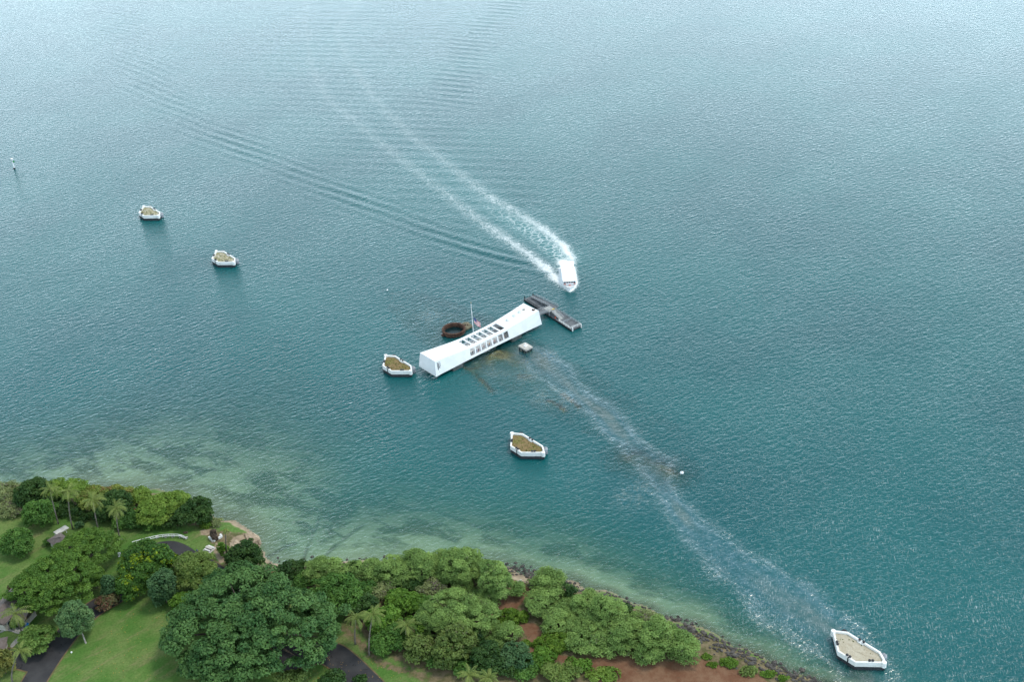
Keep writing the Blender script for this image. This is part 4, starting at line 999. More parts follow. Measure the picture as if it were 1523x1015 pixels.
KIND = { # clump radius, leaf size, flatness of clumps, density, droop, open
 'giant': dict(c=2.3, l=.40, fl=.52, den=1.7, jit=.6, leaf='giant', bark='bark', low=-.35),
 'monkeypod': dict(c=1.7, l=.30, fl=.42, den=1.8, jit=.5, leaf='monkeypod', bark='bark', low=-.05),
 'umbrella': dict(c=1.5, l=.32, fl=.45, den=1.8, jit=.45, leaf='umbrella', bark='bark', low=-.1),
 'kiawe': dict(c=1.6, l=.21, fl=.5, den=1.5, jit=.85, leaf='kiawe', bark='bark', low=-.4),
 'greykiawe': dict(c=1.5, l=.27, fl=.62, den=1.1, jit=.85, leaf='greykiawe', bark='bark_pale', low=-.4),
 'dark': dict(c=1.5, l=.36, fl=.7, den=1.7, jit=.5, leaf='dark', bark='bark', low=-.5),
 'green': dict(c=1.4, l=.36, fl=.7, den=1.6, jit=.55, leaf='green', bark='bark', low=-.5),
 'bright': dict(c=1.3, l=.36, fl=.7, den=1.6, jit=.55, leaf='bright', bark='bark', low=-.5),
 'lime': dict(c=1.6, l=.31, fl=.45, den=1.7, jit=.5, leaf='lime', bark='bark', low=-.3),
 'yellowtop': dict(c=1.5, l=.31, fl=.5, den=1.6, jit=.5, leaf='yellowtop', bark='bark', low=-.3),
 'mixed': dict(c=1.7, l=.40, fl=.75, den=1.7, jit=.5, leaf='mixed', bark='bark', low=-.6),
 'olive': dict(c=1.4, l=.36, fl=.75, den=1.5, jit=.55, leaf='olive', bark='bark_pale', low=-.5),
 'round': dict(c=1.7, l=.34, fl=.8, den=1.7, jit=.4, leaf='round', bark='bark', low=-.35),
 'blue': dict(c=1.2, l=.36, fl=1.1, den=1.7, jit=.5, leaf='blue', bark='bark', low=-.7),
 'weeping': dict(c=1.15, l=.30, fl=1.35, den=1.7, jit=.5, leaf='weeping', bark='bark_pale', low=-.6),
 'reddish': dict(c=1.2, l=.32, fl=.8, den=1.4, jit=.7, leaf='reddish', bark='bark', low=-.5),
 'casuarina': dict(c=1.0, l=.32, fl=1.3, den=1.5, jit=.7, leaf='casuarina', bark='bark', low=-.6),
 'pink': dict(c=1.2, l=.33, fl=.7, den=1.7, jit=.5, leaf='pink', bark='bark', low=-.6),
 'flower': dict(c=.9, l=.24, fl=.8, den=1.4, jit=.7, leaf='flower', bark='bark', low=-.6),
 'ground': dict(c=.85, l=.27, fl=.6, den=1.6, jit=.5, leaf='ground', bark='bark', low=-.3),
}
tree_no = [0]
def tree(name, kind, px, py, wpx, hpx, label, cat='tree', clear=2.2, group=None, lean=(0, 0), trunk_at=None):
    tree_no[0] += 1; g_ = np.random.default_rng(1000 + tree_no[0]); K = KIND[kind]
    zc = GZ + clear
    for _ in range(4):                                   # size from its outline, then place the crown
        p = at(px, py, zc); m = mpp(p); dl = math.atan2(CAMH - zc, math.hypot(p[0], p[1])); sd_, cd_ = math.sin(dl), math.cos(dl)
        gr = 1.13 if kind in ('kiawe', 'greykiawe') else 1.05
        Rx = wpx / 2 * m * gr; h2 = hpx / 2 * m * gr
        kmin = .38 if kind in ('monkeypod', 'umbrella', 'lime', 'yellowtop') else .5
        if h2 ** 2 < Rx ** 2 * (sd_ ** 2 + kmin ** 2 * cd_ ** 2): Ry = h2 / math.sqrt(sd_ ** 2 + kmin ** 2 * cd_ ** 2); Rz = kmin * Ry
        else: Ry = Rx; Rz = min(math.sqrt(max(h2 ** 2 - (Rx * sd_) ** 2, 0)) / cd_, 1.5 * Rx)
        low = K['low']; zc = GZ + clear + max(0, -low) * Rz
    C = np.array([p[0], p[1], zc]); rc = min(K['c'], .55 * min(Rx, Ry)); Rm = np.array([Rx, Ry, Rz])
    core = Rm - np.array([rc, rc, rc * min(K['fl'], 1)]) * .8
    area = 2 * math.pi * ((Rx * Ry) ** 1.6 + 2 * ((Rx + Ry) / 2 * Rz) ** 1.6) ** (1 / 1.6) / 3 * 2 * (1 - low) / 2
    nc = int(max(9, (1.5 if kind == 'giant' else 1.25) * area / (rc * rc * 1.7)))
    # clump centres: spread over the dome, with an uneven outline
    U = g_.normal(size=(nc * 6, 3)); U /= np.linalg.norm(U, axis=1)[:, None]; U = U[U[:, 2] > low]
    keep = []                                            # best-candidate thinning
    tree_r = rc * (.72 if kind == 'giant' else .80)
    for u in U:
        q = u * core * (1 + (.19 if kind == 'giant' else .2) * math.sin(3.1 * u[0] + 1.7 * tree_no[0]) * math.sin(2.7 * u[1] + tree_no[0]) + g_.uniform(-.10, .05))
        if all((q[0] - k[0]) ** 2 + (q[1] - k[1]) ** 2 + (q[2] - k[2]) ** 2 > tree_r * tree_r for k in keep): keep.append(q)
        if len(keep) >= nc: break
    Ks = np.array(keep); nc = len(Ks)
    inner = g_.normal(size=(nc // 2, 3)) * core * .36; inner[:, 2] = np.abs(inner[:, 2]) * .6
    Ks = np.vstack([Ks, inner])
    rad = rc * g_.uniform(.5, 1.35, len(Ks)); tint = g_.uniform(0, 1, len(Ks))
    per = np.maximum(14, (K['den'] * 2 * math.pi * rad ** 2 * (.6 + .4 * K['fl']) / (K['l'] ** 2 * 1.5)).astype(int))
    idx = np.repeat(np.arange(len(Ks)), per); n = len(idx)
    D = g_.normal(size=(n, 3)); D /= np.linalg.norm(D, axis=1)[:, None]; D[:, 2] = np.where(D[:, 2] < -.35, -D[:, 2], D[:, 2])
    rr = rad[idx] * (1 - K['jit'] * g_.uniform(0, 1, n) ** 1.7)
    P = Ks[idx] + D * rr[:, None] * np.array([1, 1, K['fl']]); 
    nv = vnoise(P[:, 0] + 37 * tree_no[0], P[:, 1] + P[:, 2], .9, 8)
    ok = nv > -.72; P, D, idx = P[ok], D[ok], idx[ok]; n = len(P)
    Nn = D * .75 + np.array([0, 0, .45]) + g_.normal(size=(n, 3)) * .45; Nn /= np.linalg.norm(Nn, axis=1)[:, None]
    V, Q = leaf_cards(P, Nn, K['l'], g_)
    tn = np.clip(tint[idx] * .65 + g_.uniform(0, .5, n) - .08, 0, 1)
    wm = np.clip(.5 * np.repeat(g_.uniform(0, 1, len(Ks)), 1)[idx] + .5 * g_.uniform(0, 1, n) + .18 * (kind in ('mixed', 'yellowtop', 'reddish', 'flower')) * (g_.uniform(0, 1, len(Ks))[idx] > .6), 0, 1)
    if kind in ('yellowtop',): wm = wm * (P[:, 2] > .2 * Rz)
    root = empty(name, (C[0], C[1], GZ if cat != 'x' else 0), 0, label, cat, group)
    dz = C[2] - GZ
    fast_mesh('crown', V + np.array([0, 0, dz]), Q, [LEAF[K['leaf']]], parent=root, attrs=[('tint', 'FACE', tn), ('warm', 'FACE', wm)])
    if cat in ('tree',):
        t0 = (0, 0) if trunk_at is None else trunk_at
        tr = max(.14, .045 * Rx); b = MB(); top = np.array([t0[0] * .3, t0[1] * .3, dz + low * Rz * .3 + .1 * Rz])
        base = np.array([t0[0], t0[1], -.4]); mid = (base + top) / 2 + np.array([.15, .1, 0]) * tr * 3
        b.tube([base, base * .9 + np.array([0, 0, .8]), mid, top], [tr * 1.5, tr * 1.1, tr * .9, tr * .7], 9)
        for q in Ks[g_.permutation(nc)[:min(14, max(5, nc // 5))]]:
            e = q * .92 + np.array([0, 0, dz]); mm = top * .45 + e * .55 - np.array([0, 0, .12 * Rz]); b.tube([mid * .4 + top * .6, mm, e], [tr * .5, tr * .3, tr * .08], 6)
        b.build('trunk', M[K['bark']], root)
    else:
        b = MB()
        for q in Ks[:5]: b.tube([(q[0] * .15, q[1] * .15, -.3), (q[0] * .5, q[1] * .5, dz * .5), (q[0] * .9, q[1] * .9, dz + q[2] * .8)], [.09, .07, .03], 5)
        b.build('stem', M[K['bark']], root)
    return root

T = tree
# hedge and trees along the shore at left
T('shore_shrub', 'greykiawe', 6, 738, 52, 36, 'pale grey-green shrub at the water edge, left of the dark round tree', 'shrub', 1)
T('shore_shrub', 'greykiawe', 16, 757, 46, 26, 'twiggy grey shrub at the foot of the shore trees on the far left', 'shrub', .6)
T('shore_tree', 'lime', 84, 728, 40, 26, 'light green tree just right of the dark round tree on the shore', 'tree', 3)
T('shore_tree', 'lime', 112, 730, 42, 32, 'tall light green tree behind the second palm on the shore', 'tree', 4)
T('shore_tree', 'yellowtop', 140, 741, 44, 34, 'yellow-green tree behind the third palm on the shore', 'tree', 3)
T('shore_tree', 'yellowtop', 174, 735, 52, 24, 'tree with a yellow flowering top rising behind the dark hedge trees', 'tree', 4)
T('round_tree', 'dark', 48, 733, 50, 40, 'very dark round tree at the left end of the shore hedge', 'tree', 2)
T('shore_tree', 'dark', 172, 752, 54, 44, 'broad dark tree in the middle of the shore hedge behind the fourth palm', 'tree', 2)
T('umbrella_tree', 'lime', 238, 757, 70, 46, 'lime green umbrella tree in the shore hedge, brightest of the hedge', 'tree', 2.5)
T('windswept_tree', 'dark', 290, 761, 56, 40, 'dark windswept tree at the right end of the shore hedge', 'tree', 2.0, trunk_at=(4, -2))
T('round_tree', 'green', 59, 766, 48, 42, 'mid green round tree on the lawn in front of the dark shore tree', 'tree', 1.4)
T('hedge_shrub', 'dark', 92, 757, 40, 24, 'dark shrub between the first two palms on the shore', 'shrub', .4)
T('hedge_shrub', 'dark', 118, 764, 34, 22, 'dark shrub to the right of the second palm at the lawn edge', 'shrub', .4)
T('hedge_shrub', 'pink', 205, 770, 44, 30, 'dark hedge shrub dotted with pink flowers under the shore trees', 'shrub', .4)
T('hedge_shrub', 'green', 228, 778, 40, 22, 'low green hedge under the lime green umbrella tree', 'shrub', .3)
T('low_bush', 'ground', 308, 779, 22, 16, 'small yellow-green bush at the foot of the windswept tree', 'shrub', .2)
T('low_bush', 'greykiawe', 322, 778, 22, 14, 'sparse grey-green bush at the water edge beyond the boulder', 'shrub', .2)
T('garden_shrub', 'blue', 118, 781, 16, 12, 'small blue-grey shrub on the lawn by the small hip roofed building', 'shrub', .2)
T('garden_shrub', 'green', 72, 806, 14, 14, 'small green shrub at the left corner of the hip roofed building', 'shrub', .2)
T('round_tree', 'green', 25, 809, 50, 40, 'round green tree alone on the lawn at the left edge', 'tree', 1.4)
# park trees
T('monkeypod_tree', 'monkeypod', 86, 874, 112, 92, 'largest dense umbrella tree at left, covering the end of the long brown roof', 'tree', 5)
T('monkeypod_tree', 'monkeypod', 139, 860, 36, 40, 'narrow umbrella tree filling the gap right of the largest umbrella tree', 'tree', 4)
T('monkeypod_tree', 'monkeypod', 132, 818, 92, 58, 'flat topped umbrella tree overhanging the hip roofed building', 'tree', 4.5)
T('mixed_tree', 'mixed', 218, 840, 84, 66, 'dark tree splashed with yellow leaves beside the asphalt turnaround', 'tree', 2.5)
T('mixed_tree', 'mixed', 196, 873, 44, 44, 'lower dark tree with bright yellow-green sprigs at the lawn edge', 'tree', 1.5)
T('garden_tree', 'blue', 242, 876, 40, 54, 'narrow blue-green tree between the yellow-splashed tree and the round olive tree', 'tree', 1.2)
T('garden_tree', 'blue', 164, 875, 30, 34, 'small grey-green tree between the umbrella tree and the lawn', 'tree', 1)
T('garden_shrub', 'reddish', 159, 897, 36, 28, 'reddish brown shrub at the road edge by the lawn', 'shrub', .4)
T('round_tree', 'round', 289, 853, 84, 56, 'yellow-green tree of rounded clumps below the asphalt turnaround', 'tree', 3.5)
T('fern_shrub', 'bright', 274, 897, 36, 34, 'feathery green shrub left of the giant tree', 'shrub', .6)
T('giant_tree', 'giant', 372, 928, 236, 148, 'giant deep green spreading tree filling the middle of the shore park', 'tree', 4.5)
T('giant_tree_skirt', 'giant', 330, 990, 120, 70, 'lower deep green tree at the bottom edge, left of the road bend', 'tree', 3)
T('weeping_tree', 'weeping', 112, 924, 46, 56, 'drooping grey-green tree with a pale trunk at the lawn edge', 'tree', 2.5, trunk_at=(2.5, -3))
T('umbrella_tree', 'umbrella', 56, 953, 56, 44, 'small flat umbrella tree over the driveway with light green leaf sprays', 'tree', 2.5)
T('shaggy_conifer', 'casuarina', 3, 988, 32, 46, 'shaggy yellowish conifer at the bottom left corner', 'tree', 1)
T('flowering_shrub', 'flower', 2, 921, 22, 24, 'shrub covered in white flowers beside the long brown roof', 'shrub', .4)
T('garden_shrub', 'dark', 24, 928, 26, 16, 'dark green shrub under the palm by the patio', 'shrub', .3)
T('garden_shrub', 'reddish', 14, 876, 6, 10, 'small orange-brown shrub at the wall of the long roofed house', 'shrub', .2)
FILL = [('dark', 150, 766, 40, 26), ('green', 188, 776, 36, 24), ('dark', 252, 774, 44, 24), ('lime', 205, 742, 40, 30), ('lime', 262, 745, 44, 26), ('dark', 70, 744, 40, 26),
 ('green', 455, 862, 40, 26), ('dark', 520, 862, 44, 26), ('green', 545, 880, 40, 30), ('dark', 610, 870, 44, 24), ('kiawe', 655, 855, 46, 36), ('green', 640, 905, 54, 34), ('bright', 630, 930, 50, 36), ('dark', 545, 905, 40, 40), ('green', 612, 945, 44, 34),
 ('kiawe', 720, 893, 44, 34), ('kiawe', 652, 935, 50, 34), ('dark', 700, 955, 44, 36), ('green', 650, 985, 40, 26), ('kiawe', 735, 960, 36, 28), ('dark', 745, 996, 44, 30), ('green', 690, 992, 40, 30), ('green', 782, 998, 44, 28), ('bright', 860, 990, 44, 22),
 ('kiawe', 845, 905, 44, 34), ('kiawe', 858, 935, 44, 34), ('kiawe', 895, 945, 44, 40), ('kiawe', 950, 930, 46, 36), ('kiawe', 905, 962, 44, 28), ('kiawe', 962, 970, 44, 34), ('dark', 928, 908, 30, 18), ('kiawe', 1000, 950, 40, 30), ('kiawe', 598, 862, 46, 32), ('kiawe', 520, 852, 40, 30), ('kiawe', 660, 838, 40, 34), ('kiawe', 710, 850, 40, 40), ('kiawe', 770, 880, 22, 26), ('greykiawe', 790, 868, 18, 14)]
for k_, x_, y_, w_, h_ in FILL: T('understory_shrub', k_, x_, y_, w_, h_, 'bushy shrub filling a gap between the larger trees along the shore', 'shrub', .5, 'understory shrubs along the shore')
T('shore_tree', 'dark', 363, 829, 52, 46, 'dark tree leaning over the water right of the boulder', 'tree', 1.8, trunk_at=(3, 1))
T('young_tree', 'bright', 331, 818, 18, 24, 'thin bright green young tree next to the bare thin trunk', 'tree', .8)
# trees along the shore, middle
for a in [
 ('dark', 435, 847, 46, 28, 'dark green shrub at the left end of the shoreline thicket', 'shrub', .5),
 ('kiawe', 481, 848, 62, 36, 'light feathery tree second from the left end of the shoreline thicket', 'tree', 1.5),
 ('dark', 528, 845, 30, 22, 'small dark tree wedged between two feathery shoreline trees', 'tree', 1),
 ('green', 498, 888, 92, 62, 'broad dull green tree beside the giant tree, behind the twin palms', 'tree', 2),
 ('kiawe', 549, 850, 50, 36, 'feathery tree on the shoreline right above the broad dull green tree', 'tree', 1.2),
 ('kiawe', 583, 850, 50, 42, 'feathery shoreline tree directly above the small pale grey crown', 'tree', 1.4),
 ('kiawe', 625, 843, 52, 46, 'rounded feathery shoreline tree left of the widest one', 'tree', 1.5),
 ('greykiawe', 571, 881, 34, 22, 'pale grey-green small crown above the bright vine covered trees', 'tree', 1.2),
 ('bright', 600, 897, 62, 38, 'bright green vine covered tree in the middle of the thicket', 'tree', 1),
 ('bright', 570, 925, 50, 46, 'leafy bright green tree right behind the taller twin palm', 'tree', 1),
 ('green', 580, 950, 66, 46, 'dense green tree at the lawn edge below the single palm', 'tree', .8),
 ('kiawe', 684, 845, 66, 56, 'widest feathery tree on the shoreline left of the dirt path', 'tree', 1.8),
 ('greykiawe', 640, 878, 44, 26, 'low grey-green tree over red dirt in the thicket', 'tree', 1),
 ('kiawe', 738, 869, 50, 60, 'feathery tree at the left side of the dirt path to the water', 'tree', 1.2),
 ('kiawe', 690, 879, 34, 26, 'small feathery tree tucked in front of the widest shoreline tree', 'tree', .9),
 ('kiawe', 682, 915, 106, 64, 'largest light green feathery tree inland of the shoreline thicket', 'tree', 2.2),
 ('kiawe', 753, 943, 38, 34, 'small light green tree left of the dry grass clearing', 'tree', 1),
 ('ground', 760, 919, 50, 26, 'low bright green bush beside the dirt path clearing', 'shrub', .2),
 ('ground', 784, 959, 18, 13, 'very small bush in the dry grass clearing', 'shrub', .1),
 ('olive', 675, 962, 66, 60, 'olive green tree with pale limbs at the edge of the lawn', 'tree', 1.5),
 ('olive', 623, 966, 48, 42, 'olive tree with white crooked trunks by the lawn edge', 'tree', 1.5),
 ('dark', 725, 982, 52, 48, 'dark olive tree right of the pale limbed one', 'tree', 1),
 ('blue', 766, 978, 52, 42, 'grey-green bushy tree below the dry grass clearing', 'tree', .8),
 ('bright', 806, 980, 46, 30, 'bright green shrub at the bend of the red dirt track', 'shrub', .5),
 ('round', 832, 1002, 64, 30, 'pale yellow-green tree at the bottom edge under the dirt track', 'tree', 1),
 ('lime', 896, 1005, 52, 24, 'pale lime shrub at the bottom edge in front of the red dirt', 'shrub', .4),
 ('kiawe', 815, 866, 46, 38, 'feathery tree at the right side of the dirt path to the water', 'tree', 1.2),
 ('dark', 846, 884, 22, 28, 'small dark tree in the right hand shoreline clump', 'tree', .8),
 ('kiawe', 812, 894, 58, 40, 'feathery tree leaning over the dirt path from the right', 'tree', 1.2),
 ('kiawe', 832, 925, 54, 42, 'feathery tree above the bright ground bushes', 'tree', 1),
 ('kiawe', 872, 902, 44, 42, 'feathery shoreline tree right of the small dark tree', 'tree', 1.2),
 ('kiawe', 876, 928, 46, 38, 'feathery tree in the centre of the right hand clump', 'tree', 1),
 ('kiawe', 872, 953, 58, 44, 'feathery tree drooping over the red dirt track', 'tree', .8),
 ('ground', 826, 956, 58, 34, 'wide bright green bush spreading beside the red dirt track', 'shrub', .2),
 ('kiawe', 905, 918, 52, 56, 'tall feathery tree in the right hand clump below the yellow-green bush', 'tree', 1.3),
 ('ground', 902, 899, 22, 14, 'yellow-green bush on the water side of the right hand clump', 'shrub', .2),
 ('greykiawe', 962, 926, 46, 34, 'grey tinged tree on the shoreline side of the right hand clump', 'tree', 1),
 ('kiawe', 932, 948, 56, 52, 'feathery tree standing over the red dirt clearing', 'tree', 1),
 ('kiawe', 978, 956, 62, 62, 'rounded feathery tree second from the right end of the clump', 'tree', 1),
 ('kiawe', 1019, 967, 44, 48, 'last feathery tree at the right end of the shoreline thicket', 'tree', .9),
 ('ground', 1052, 977, 15, 10, 'small round bush just past the right end of the thicket', 'shrub', .1),
 ('ground', 1084, 987, 28, 16, 'bright round bush on the shore rocks at lower right', 'shrub', .15),
 ('ground', 1060, 990, 18, 9, 'flat yellowish bush on the dirt left of the bright round bush', 'shrub', .1),
 ('olive', 1112, 999, 28, 16, 'dull green bush between the bright round bush and the shore point', 'shrub', .1),
 ('ground', 1143, 1004, 24, 11, 'flat bright bush near the end of the shore', 'shrub', .1),
 ('ground', 1166, 1010, 18, 10, 'rightmost small bush at the bottom edge of the shore', 'shrub', .1),
 ('olive', 432, 1007, 56, 22, 'yellow-green tree top at the bottom edge beside the road bend', 'tree', 1.5),
 ('dark', 492, 1010, 44, 24, 'dark green tree top at the bottom edge left of the road', 'tree', 1.0),
 ('dark', 535, 1012, 26, 16, 'dark green shrub at the bottom edge overhanging the road', 'shrub', .4),
]:
    nm = {'kiawe': 'shoreline_tree', 'greykiawe': 'shoreline_tree', 'ground': 'low_bush'}.get(a[0], 'leafy_tree' if a[6] == 'tree' else 'leafy_shrub')
    T(nm, a[0], *a[1:5], a[5], a[6], a[7])

# ------------------------------------------------------------------ palms
def palm(top, base, label, size=1.0, seed=0, hid=None):
    g_ = np.random.default_rng(500 + seed)
    B = at(base[0], base[1], GZ); h = 3.0
    while True:                                           # height at which the crown reaches its place in the photograph
        m = mpp(B); lat = (top[0] - pix((B[0], B[1], B[2] + h))[0]) * m
        Tp = B + RGT * lat * np.array([1, 1, 0]) + np.array([0, 0, h])
        if pix(Tp)[1] < top[1] or h > 26: break
        h += .1
    root = empty('coconut_palm', tuple(B), 0, label, 'palm tree', 'palm trees')
    d = Tp - B; b = MB(); pts = [(d[0] * k ** 1.6, d[1] * k ** 1.6, h * k - .3 * (k == 0)) for k in np.linspace(0, 1, 9)]
    b.tube(pts, [.34, .25, .22, .20, .19, .18, .17, .16, .15], 8).build('trunk', M['palm_bark'], root, True)
    V = []; tn = []; wm = []; top_ = np.array([d[0], d[1], h])
    nf = 22
    for k in range(nf):
        az = 2 * math.pi * k / nf * 2.618 + g_.uniform(-.3, .3); el = g_.uniform(-.55, 1.15) ; L2 = size * g_.uniform(3.4, 4.4); old = el < -.2
        o = np.array([math.cos(az), math.sin(az), 0]); side = np.array([-math.sin(az), math.cos(az), 0]); p = top_.copy(); a = el; n = 11; prev = None
        w_ = g_.uniform(0, .6) + (.4 if old else 0); t_ = g_.uniform(.2, .9)
        for i in range(n + 1):
            f = i / n; dirn = o * math.cos(a) + np.array([0, 0, math.sin(a)])
            up = np.cross(side, dirn); q = p + dirn * L2 / n
            for s_ in (-1, 1):
                wd = .62 * size * math.sin(math.pi * min(1, f * .85 + .12)) + .06
                tip = side * s_ * wd * .85 + dirn * wd * .55 - np.array([0, 0, wd * .62])
                V += [p, p + dirn * .20 * size, p + tip + dirn * .05, p + tip * .98 - dirn * .06]; tn.append(t_ + g_.uniform(-.15, .15)); wm.append(w_)
            V += [p - side * .04, p + side * .04, q + side * .03, q - side * .03]; tn.append(.9); wm.append(w_)
            p = q; a -= (.10 + .09 * f) + (0.02 if el > .5 else .03)
    V = np.array(V); fast_mesh('crown', V, np.arange(len(V)).reshape(-1, 4), [LEAF['palm']], parent=root, attrs=[('tint', 'FACE', np.clip(tn, 0, 1)), ('warm', 'FACE', np.clip(wm, 0, 1))])
    b = MB()
    for k in range(6): b.rock(top_ + np.array([.28 * math.cos(k * 1.05), .28 * math.sin(k * 1.05), -.22]), (.13, .13, .16), k)
    b.build('coconuts', M['bark'], root)
    return root
z3 = lambda x, y: (x / 3.1225, 690 + y / 3.1225)
z4 = lambda x, y: (230 + x / 3.8075, 780 + y / 3.8075)
palm(z3(232, 120), z3(271, 280), 'first palm from the left among the four tall shore palms', 1.1, 1)
palm(z3(316, 128), z3(338, 305), 'second palm from the left among the four tall shore palms', 1.15, 2)
palm(z3(432, 172), z3(458, 312), 'third palm from the left among the four tall shore palms', 1.2, 3)
palm(z3(538, 208), z3(556, 346), 'fourth palm of the shore row, with a pale ring round its foot', 1.1, 4)
palm(z3(68, 698), z3(106, 800), 'wide palm leaning over the patio by the long brown roof', 1.3, 5)
palm(z3(92, 872), z3(58, 1020), 'palm with a thin grey trunk by the driveway at bottom left', 1.0, 6)
palm(z4(960, 385), z4(958, 470), 'palm crown poking out of the thicket right of the giant tree', 1.0, 7)
palm(z4(1140, 530), z4(1137, 682), 'shorter of the twin palms on the narrow lawn', 1.1, 8)
palm(z4(1236, 512), z4(1216, 742), 'taller of the twin palms, with a curved trunk, on the narrow lawn', 1.1, 9)
palm(z4(1427, 580), z4(1422, 680), 'single palm standing in front of the bright green vine tree', 1.1, 10)
palm((698, 1006), (700, 1045), 'palm top at the bottom edge under the olive trees', 1.0, 11)
palm((726, 1010), (728, 1048), 'small palm top at the bottom edge right of the other palm top', .9, 12)
tp = palm(z3(1048, 312), z3(1056, 432), 'tall thin bare trunk with a tiny leaf tuft beside the boulder', .42, 13)
tp.name = 'thin_tree'; tp['category'] = 'tree'; del tp['group']

# ------------------------------------------------------------------ houses
def gable(name, ridge_a, ridge_b, half, h_ridge, h_eave, label, hip=0.0, over=.6):
    a, b_ = at(*ridge_a, GZ + h_ridge), at(*ridge_b, GZ + h_ridge); d = (b_ - a)[:2]; ln = np.hypot(*d); ang = math.atan2(d[1], d[0]); c = (a + b_) / 2
    root = empty(name, (c[0], c[1], GZ), ang, label, 'house'); x = ln / 2
    MB().box((0, 0, h_eave / 2), (ln - 2 * over, 2 * half - 2 * over, h_eave - .02)).build('wall', M['house_wall'], root)
    e = h_eave - .1; xr = x - hip
    vs = [(-x, -half, e), (x, -half, e), (x, half, e), (-x, half, e), (-xr, 0, h_ridge), (xr, 0, h_ridge)]
    up = [(p[0], p[1], p[2] + .22) for p in vs]
    b = MB().add(vs + up, [(7, 11, 10, 6)[::-1], (8, 9, 10, 11)[::1], (6, 10, 9), (7, 8, 11), (0, 4, 5, 1)[::1], (2, 5, 4, 3), (0, 3, 4), (1, 5, 2)][0:0] + [(6, 7, 11, 10), (8, 9, 10, 11), (9, 6, 10), (7, 8, 11), (1, 0, 4, 5), (3, 2, 5, 4), (0, 3, 4), (2, 1, 5), (0, 1, 7, 6), (1, 2, 8, 7), (2, 3, 9, 8), (3, 0, 6, 9)])
    b.build('roof', M['roof'], root)
    for sy in (-1, 1):
        for k in range(max(1, int(ln / 5))):
            f = MB().box((-x + 2.4 + k * 4.6, sy * (half - over + .02), h_eave * .55), (1.5, .1, 1.1)).build('window', M['white_worn'], root)
            MB().box((-x + 2.4 + k * 4.6, sy * (half - over + .08), h_eave * .55), (1.25, .06, .85)).build('pane', M['glass'], f)
    return root
g1 = gable('house', (-14, 920), (30, 872), 4.0, 5.2, 3.0, 'long house with a grey-brown shingle roof at the left edge')
MB().box((2.0, .6, 6.0), (.9, .9, 1.3)).build('chimney', M['concrete'], g1)
gable('house', (12, 902), (44, 909), 3.0, 4.4, 2.7, 'lower brown roofed house wing under the big umbrella tree')
gable('house', (-20, 962), (6, 957), 4.4, 4.6, 2.7, 'small brown roofed house at the bottom left edge by the driveway', 2.0)
pv = gable('house', (80, 806), (100, 794), 5.2, 5.2, 2.9, 'small hip roofed building with a white flat lean-to on the lawn', 2.6)
p = at(91, 789, GZ + 3); lt = MB().box((0, 0, 2.9), (6.0, 2.6, .2)); c = np.array(pv.matrix_basis.inverted() @ Vector((p[0], p[1], GZ)))
MB().box((c[0], c[1], 2.95), (4.4, 2.3, .22)).build('flat_roof', M['concrete_pale'], pv)
for sx in (-1.9, 1.9): MB().tube([(c[0] + sx, c[1] + 1.1, -.1), (c[0] + sx, c[1] + 1.1, 2.86)], .1, 8).build('post', M['white'], pv)

# ------------------------------------------------------------------ things on the lawns
z6 = lambda x, y: (180 + x / 6.923, 770 + y / 6.923)
fence = empty('white_fence', tuple(at(*z6(430, 200), GZ)), 0, 'low white curved pipe fence on the lawn by the asphalt turnaround', 'fence')
FO = np.array(fence.location)
fpts = [at(*z6(x, y + 22), GZ) - FO for x, y in ((120, 262), (165, 248), (260, 222), (380, 194), (460, 184), (540, 181), (610, 183), (668, 208))]
P = np.array(fpts)
for _ in range(2):
    n = [P[0]]
    for a, b_ in zip(P[:-1], P[1:]): n += [a * .75 + b_ * .25, a * .25 + b_ * .75]
    P = np.array(n + [P[-1]])
for z in (1.15, .45):
    MB().tube([tuple(p + [0, 0, z]) for p in P], .11, 6).build('rail', M['white'], fence)
off = np.array([.55, -.55, 0])
MB().tube([tuple(p + off + [0, 0, .95]) for p in P], .09, 6).build('rail', M['white'], fence)
acc = 0; last = P[0]; 
for p in P:
    acc += np.hypot(*(p - last)[:2]); last = p
    if acc > 1.7: acc = 0; MB().bar(tuple(p + [0, 0, -.1]), tuple(p + [0, 0, 1.2]), .16, .16).bar(tuple(p + [0, 0, .92]), tuple(p + off + [0, 0, .92]), .1, .1).build('post', M['white'], fence)
for x, y in ((375, 205), (460, 200), (535, 197), (612, 200), (675, 213)):
    p = at(*z6(x, y + 8), GZ) - FO; MB().box((p[0], p[1], .35), (.9, .5, .7), .3).build('footing', M['concrete_pale'], fence)

p = at(*z6(962, 228), GZ); mo = empty('boulder', tuple(p), 0, 'tall upright brown boulder with white stone edging on the lawn by the shore', 'boulder')
b = MB(); b.rock((0, .3, 2.0), (1.15, .95, 2.35), 77); b.rock((.15, -.25, .9), (1.25, .9, 1.2), 78); o = b.build('rock', M['stone'], mo)
b = MB(); b.bar((-1.9, .9, .3), (-.2, -1.25, .3), .55, .7); b.build('edging', M['white_worn'], mo)
b = MB(); b.bar((2.2, .9, .3), (-.0, -1.25, .3), .55, .7); b.build('edging', M['white_worn'], mo)
b = MB(); b.prism([(1.4, .9), (2.4, .8), (2.3, 1.6), (1.6, 1.7)], -.1, .9, 0, .7); b.build('edging', M['white_worn'], mo)

